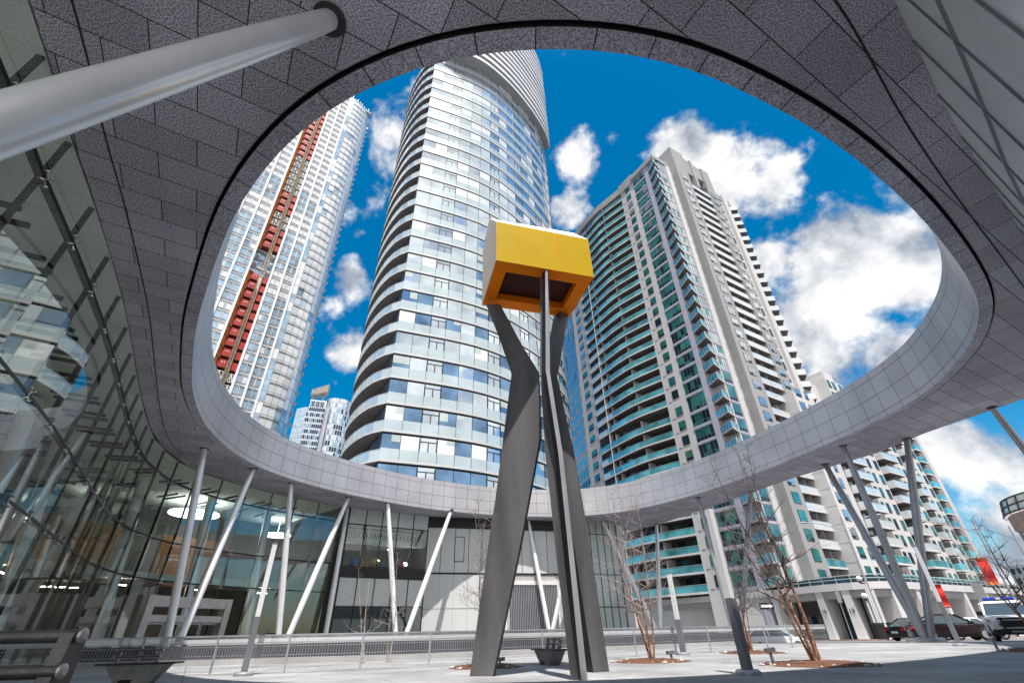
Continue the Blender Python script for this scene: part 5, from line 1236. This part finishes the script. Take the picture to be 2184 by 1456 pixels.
def banner(c, w, h_, label, pole, seed, wr=False):
    t = thing('banner', label, 'banner', c); c = Vector(c); s_ = Vector((.8,-.6,0)); mb = MB(); n = 8
    for i in range(n):
        z0, z1 = -h_/2+h_*i/n, -h_/2+h_*(i+1)/n; o0, o1 = .08*sin(i*1.1), .08*sin((i+1)*1.1); nn = Vector((.6,.8,0))
        mb.face([c-s_*w/2+nn*o0+Vector((0,0,z0)),c+s_*w/2+nn*o0+Vector((0,0,z0)),c+s_*w/2+nn*o1+Vector((0,0,z1)),c-s_*w/2+nn*o1+Vector((0,0,z1))])
    mt, nt, bs, N, L = nodes('banner_cloth_%d' % seed); g = N('ShaderNodeNewGeometry'); tn = N('ShaderNodeTexNoise'); tn.inputs['Scale'].default_value=.85; tn.inputs['Detail'].default_value=2; L(g.outputs['Position'],tn.inputs['Vector'])
    cr = N('ShaderNodeValToRGB'); e = cr.color_ramp.elements; e[0].position=.50 if seed == 1 else .7; e[0].color=(.62,.015,.008,1); e[1].position=.56 if seed == 1 else .8; e[1].color=(.85,.22,.02,1); L(tn.outputs[0],cr.inputs[0]); L(cr.outputs[0],bs.inputs['Base Color']); bs.inputs['Roughness'].default_value=.6
    o = build('cloth', mb, mt, t)
    mb = MB()
    for zz in (-h_/2,h_/2): mb.bar(c-s_*(w/2+.2)+Vector((0,0,zz)),c+s_*(w/2)+Vector((0,0,zz)),.06,.06)
    build('bracket', mb, M['galv'], t)
    if wr:
        mb = MB(); mb.bar(c-s_*w*.4-Vector((.03,.04,h_*.4)),c-s_*w*.4+Vector((-.03,-.04,h_*.42)),.1,.03,up=(.6,.8,0)); mb.bar(c-s_*w*.4-Vector((.03,.04,h_*.42)),c+s_*w*.4-Vector((.03,.04,h_*.42)),.03,.1,up=(.6,.8,0)); build('white_stripe', mb, M['signwhite'], o)
def bproj(x,y,D): return tuple(ray_at(x,y,D))
banner(bproj(2105,1217,76), .95, 2.7, 'large red banner with orange flowers hanging from a street pole at the right edge', None, 1)
banner(bproj(2007,1270,72), .8, 2.2, 'small plain red banner with a white stripe, left of the flowered one', None, 2, True)
def sign(loc, h_, w, hh, mtl, label, rz, arrow=False, top='sign_plate'):
    t = thing('street_sign', label, 'sign', loc); p = Vector(loc); d_ = Vector((cos(rz),sin(rz),0)); n = Vector((sin(rz),-cos(rz),0))
    mb = MB(); mb.tube([p,p+Vector((0,0,h_))],.045,8); build('post', mb, M['galv'], t, smooth=True)
    mb = MB(); c = p+Vector((0,0,h_-hh/2))+n*.06; mb.bar(c-d_*w/2,c+d_*w/2,.03,hh,up=(0,0,1)); o = build(top, mb, mtl, t)
    if arrow:
        mb = MB(); c2 = c+n*.02; u = Vector((0,0,1)); a = lambda s_,z: c2+d_*s_*w+u*z*hh
        mb.face([a(-.42,-.2),a(.2,-.2),a(.2,-.36),a(.45,0),a(.2,.36),a(.2,.2),a(-.42,.2)]); build('arrow', mb, M['signwhite'], o)
sign((20.4,43.4,gz(20.4,43.4)), 2.75, 1.15, .46, M['black'], 'black sign with a white arrow pointing right, left of the numbered fins', radians(0), True)
sign((32.3,52.9,gz(32.3,52.9)), 4.2, .5, 1.0, M['signback'], 'grey back of a road sign on a thin post before the fins numbered 19', radians(10))
sign((39.7,45.0,gz(39.7,45)), 4.1, .7, 1.4, M['signback'], 'large tilted grey sign back left of the police car roof', radians(-35))
for i, (x,y,lab) in enumerate(((36.5,54.9,'black litter bin at the foot of the globe street lamp'),(37.9,54.6,'black litter bin right of the globe street lamp, behind the black sedan'))):
    z = gz(x,y)+.13; t = thing('litter_bin', lab, 'litter bin', (x,y,z), 'black litter bins on the pavement'); mb = MB(); mb.hexa([(x-.4,y-.35,z),(x+.4,y-.35,z),(x+.4,y+.35,z),(x-.4,y+.35,z),(x-.42,y-.37,z+1.25),(x+.42,y-.37,z+1.25),(x+.42,y+.37,z+1.25),(x-.42,y+.37,z+1.25)]); build('bin_body', mb, M['black'], t); mb = MB(); mb.abox(x-.46,y-.4,z+1.25,x+.46,y+.4,z+1.4); build('lid', mb, M['frame'], t)
# ------------------------------------------------------------ sun, sky and clouds
SAZ, SEL = radians(172), radians(69)
w = bpy.data.worlds.new('World'); S.world = w; w.use_nodes = True; nt = w.node_tree; N = nt.nodes.new; L = nt.links.new; bg = nt.nodes['Background']
sk = N('ShaderNodeTexSky'); sk.sky_type='NISHITA'; sk.sun_disc=False; sk.sun_elevation=SEL; sk.sun_rotation=SAZ; sk.air_density=1.0; sk.dust_density=1.0; sk.ozone_density=2.0
hs = N('ShaderNodeHueSaturation'); hs.inputs['Saturation'].default_value=1.6; hs.inputs['Hue'].default_value=.487; hs.inputs['Value'].default_value=.82; L(sk.outputs[0], hs.inputs['Color'])
tc = N('ShaderNodeTexCoord')
def cdir(x, y): d = px(x,y).normalized(); return d
clouds = [(835,250,.11,.82),(860,330,.08,.72),(750,590,.055,.85),(735,745,.06,.72),(1235,330,.07,.68),(1210,455,.06,.9),(1300,300,.04,.6),(1470,340,.11,1.05),(1560,400,.12,1.1),(1640,400,.09,1.),(1590,330,.06,.8),(1630,560,.07,.75),(1790,500,.10,1.),(1890,560,.12,1.05),(1950,600,.08,.9),(1760,560,.08,.9),(1740,690,.13,1.1),(1800,760,.14,1.05),(1900,760,.10,.9),(1690,760,.08,.9),(2080,960,.10,1.),(2160,930,.08,.9),(2150,1120,.09,1.),(2120,1190,.06,.9),(1200,125,.03,.45),(1990,520,.03,.5)]
acc_ = None
for x, y, r, s_ in clouds:
    vd = N('ShaderNodeVectorMath'); vd.operation='DISTANCE'; vd.inputs[1].default_value=cdir(x,y); L(tc.outputs['Generated'], vd.inputs[0])
    mr = N('ShaderNodeMapRange'); mr.interpolation_type='SMOOTHSTEP'; mr.inputs[1].default_value=0; mr.inputs[2].default_value=r*1.45; mr.inputs[3].default_value=s_; mr.inputs[4].default_value=0; L(vd.outputs['Value'], mr.inputs[0])
    if acc_ is None: acc_ = mr.outputs[0]
    else: mx = N('ShaderNodeMath'); mx.operation='SMOOTH_MAX'; mx.inputs[2].default_value=.25; L(acc_, mx.inputs[0]); L(mr.outputs[0], mx.inputs[1]); acc_ = mx.outputs[0]
# banks of cloud elsewhere in the sky (behind the camera), so that glass has something to mirror
sx = N('ShaderNodeSeparateXYZ'); L(tc.outputs['Generated'], sx.inputs[0])
bk = N('ShaderNodeMapRange'); bk.inputs[1].default_value=.05; bk.inputs[2].default_value=-.35; bk.inputs[3].default_value=0; bk.inputs[4].default_value=1.0; L(sx.outputs['Y'], bk.inputs[0])
mx = N('ShaderNodeMath'); mx.operation='MAXIMUM'; L(acc_, mx.inputs[0]); L(bk.outputs[0], mx.inputs[1]); acc_ = mx.outputs[0]
b1 = N('ShaderNodeMapRange'); b1.inputs[1].default_value=.5; b1.inputs[2].default_value=.72; L(sx.outputs['X'], b1.inputs[0])
b2_ = N('ShaderNodeMapRange'); b2_.inputs[1].default_value=.32; b2_.inputs[2].default_value=.5; L(sx.outputs['Z'], b2_.inputs[0])
b3 = N('ShaderNodeMath'); b3.operation='MULTIPLY'; L(b1.outputs[0], b3.inputs[0]); L(b2_.outputs[0], b3.inputs[1])
mx = N('ShaderNodeMath'); mx.operation='MAXIMUM'; L(acc_, mx.inputs[0]); L(b3.outputs[0], mx.inputs[1]); acc_ = mx.outputs[0]
def fbm(off, sc=7.5, det=10, ro=.57):
    mp = N('ShaderNodeMapping'); mp.inputs['Location'].default_value=off; L(tc.outputs['Generated'], mp.inputs[0])
    t_ = N('ShaderNodeTexNoise'); t_.inputs['Scale'].default_value=sc; t_.inputs['Detail'].default_value=det; t_.inputs['Roughness'].default_value=ro; L(mp.outputs[0], t_.inputs['Vector']); return t_.outputs[0]
n1 = fbm((0,0,0)); n2 = fbm((.0,.016,-.05))
def dens(nz):
    a = N('ShaderNodeMath'); a.operation='MULTIPLY_ADD'; a.inputs[1].default_value=2.5; a.inputs[2].default_value=-1.68; L(nz, a.inputs[0])
    s_ = N('ShaderNodeMath'); s_.operation='ADD'; L(a.outputs[0], s_.inputs[0]); L(acc_, s_.inputs[1]); return s_.outputs[0]
d1 = dens(n1)
al = N('ShaderNodeMapRange'); al.interpolation_type='SMOOTHSTEP'; al.inputs[1].default_value=.0; al.inputs[2].default_value=.40; L(d1, al.inputs[0])
df = N('ShaderNodeMath'); df.operation='SUBTRACT'; L(n1, df.inputs[0]); L(n2, df.inputs[1])
sh = N('ShaderNodeMapRange'); sh.inputs[1].default_value=-.16; sh.inputs[2].default_value=.11; L(df.outputs[0], sh.inputs[0])
cc = N('ShaderNodeMix'); cc.data_type='RGBA'; cc.inputs[6].default_value=(1.9,2.2,2.7,1); cc.inputs[7].default_value=(5.7,5.7,5.7,1); L(sh.outputs[0], cc.inputs[0])
fx = N('ShaderNodeMix'); fx.data_type='RGBA'; L(al.outputs[0], fx.inputs[0]); L(hs.outputs[0], fx.inputs[6]); L(cc.outputs[2], fx.inputs[7])
L(fx.outputs[2], bg.inputs['Color']); bg.inputs['Strength'].default_value=.10
sl = bpy.data.lights.new('sun','SUN'); sl.energy=3.8; sl.angle=radians(.5); sl.color=(1,.95,.88); so = bpy.data.objects.new('sun', sl); COL.objects.link(so)
sd_ = Vector((sin(SAZ)*cos(SEL),cos(SAZ)*cos(SEL),sin(SEL))); so.rotation_euler = sd_.to_track_quat('Z','Y').to_euler(); so.location = (20,-40,60)
S.view_settings.view_transform='Standard'; S.view_settings.look='None'; S.view_settings.gamma=1; S.view_settings.exposure=.95; S.view_settings.use_curve_mapping=False
S.cycles.max_bounces=6; S.cycles.diffuse_bounces=3; S.cycles.glossy_bounces=3; S.cycles.transmission_bounces=4; S.cycles.transparent_max_bounces=12; S.cycles.caustics_reflective=False; S.cycles.caustics_refractive=False; S.cycles.sample_clamp_indirect=4
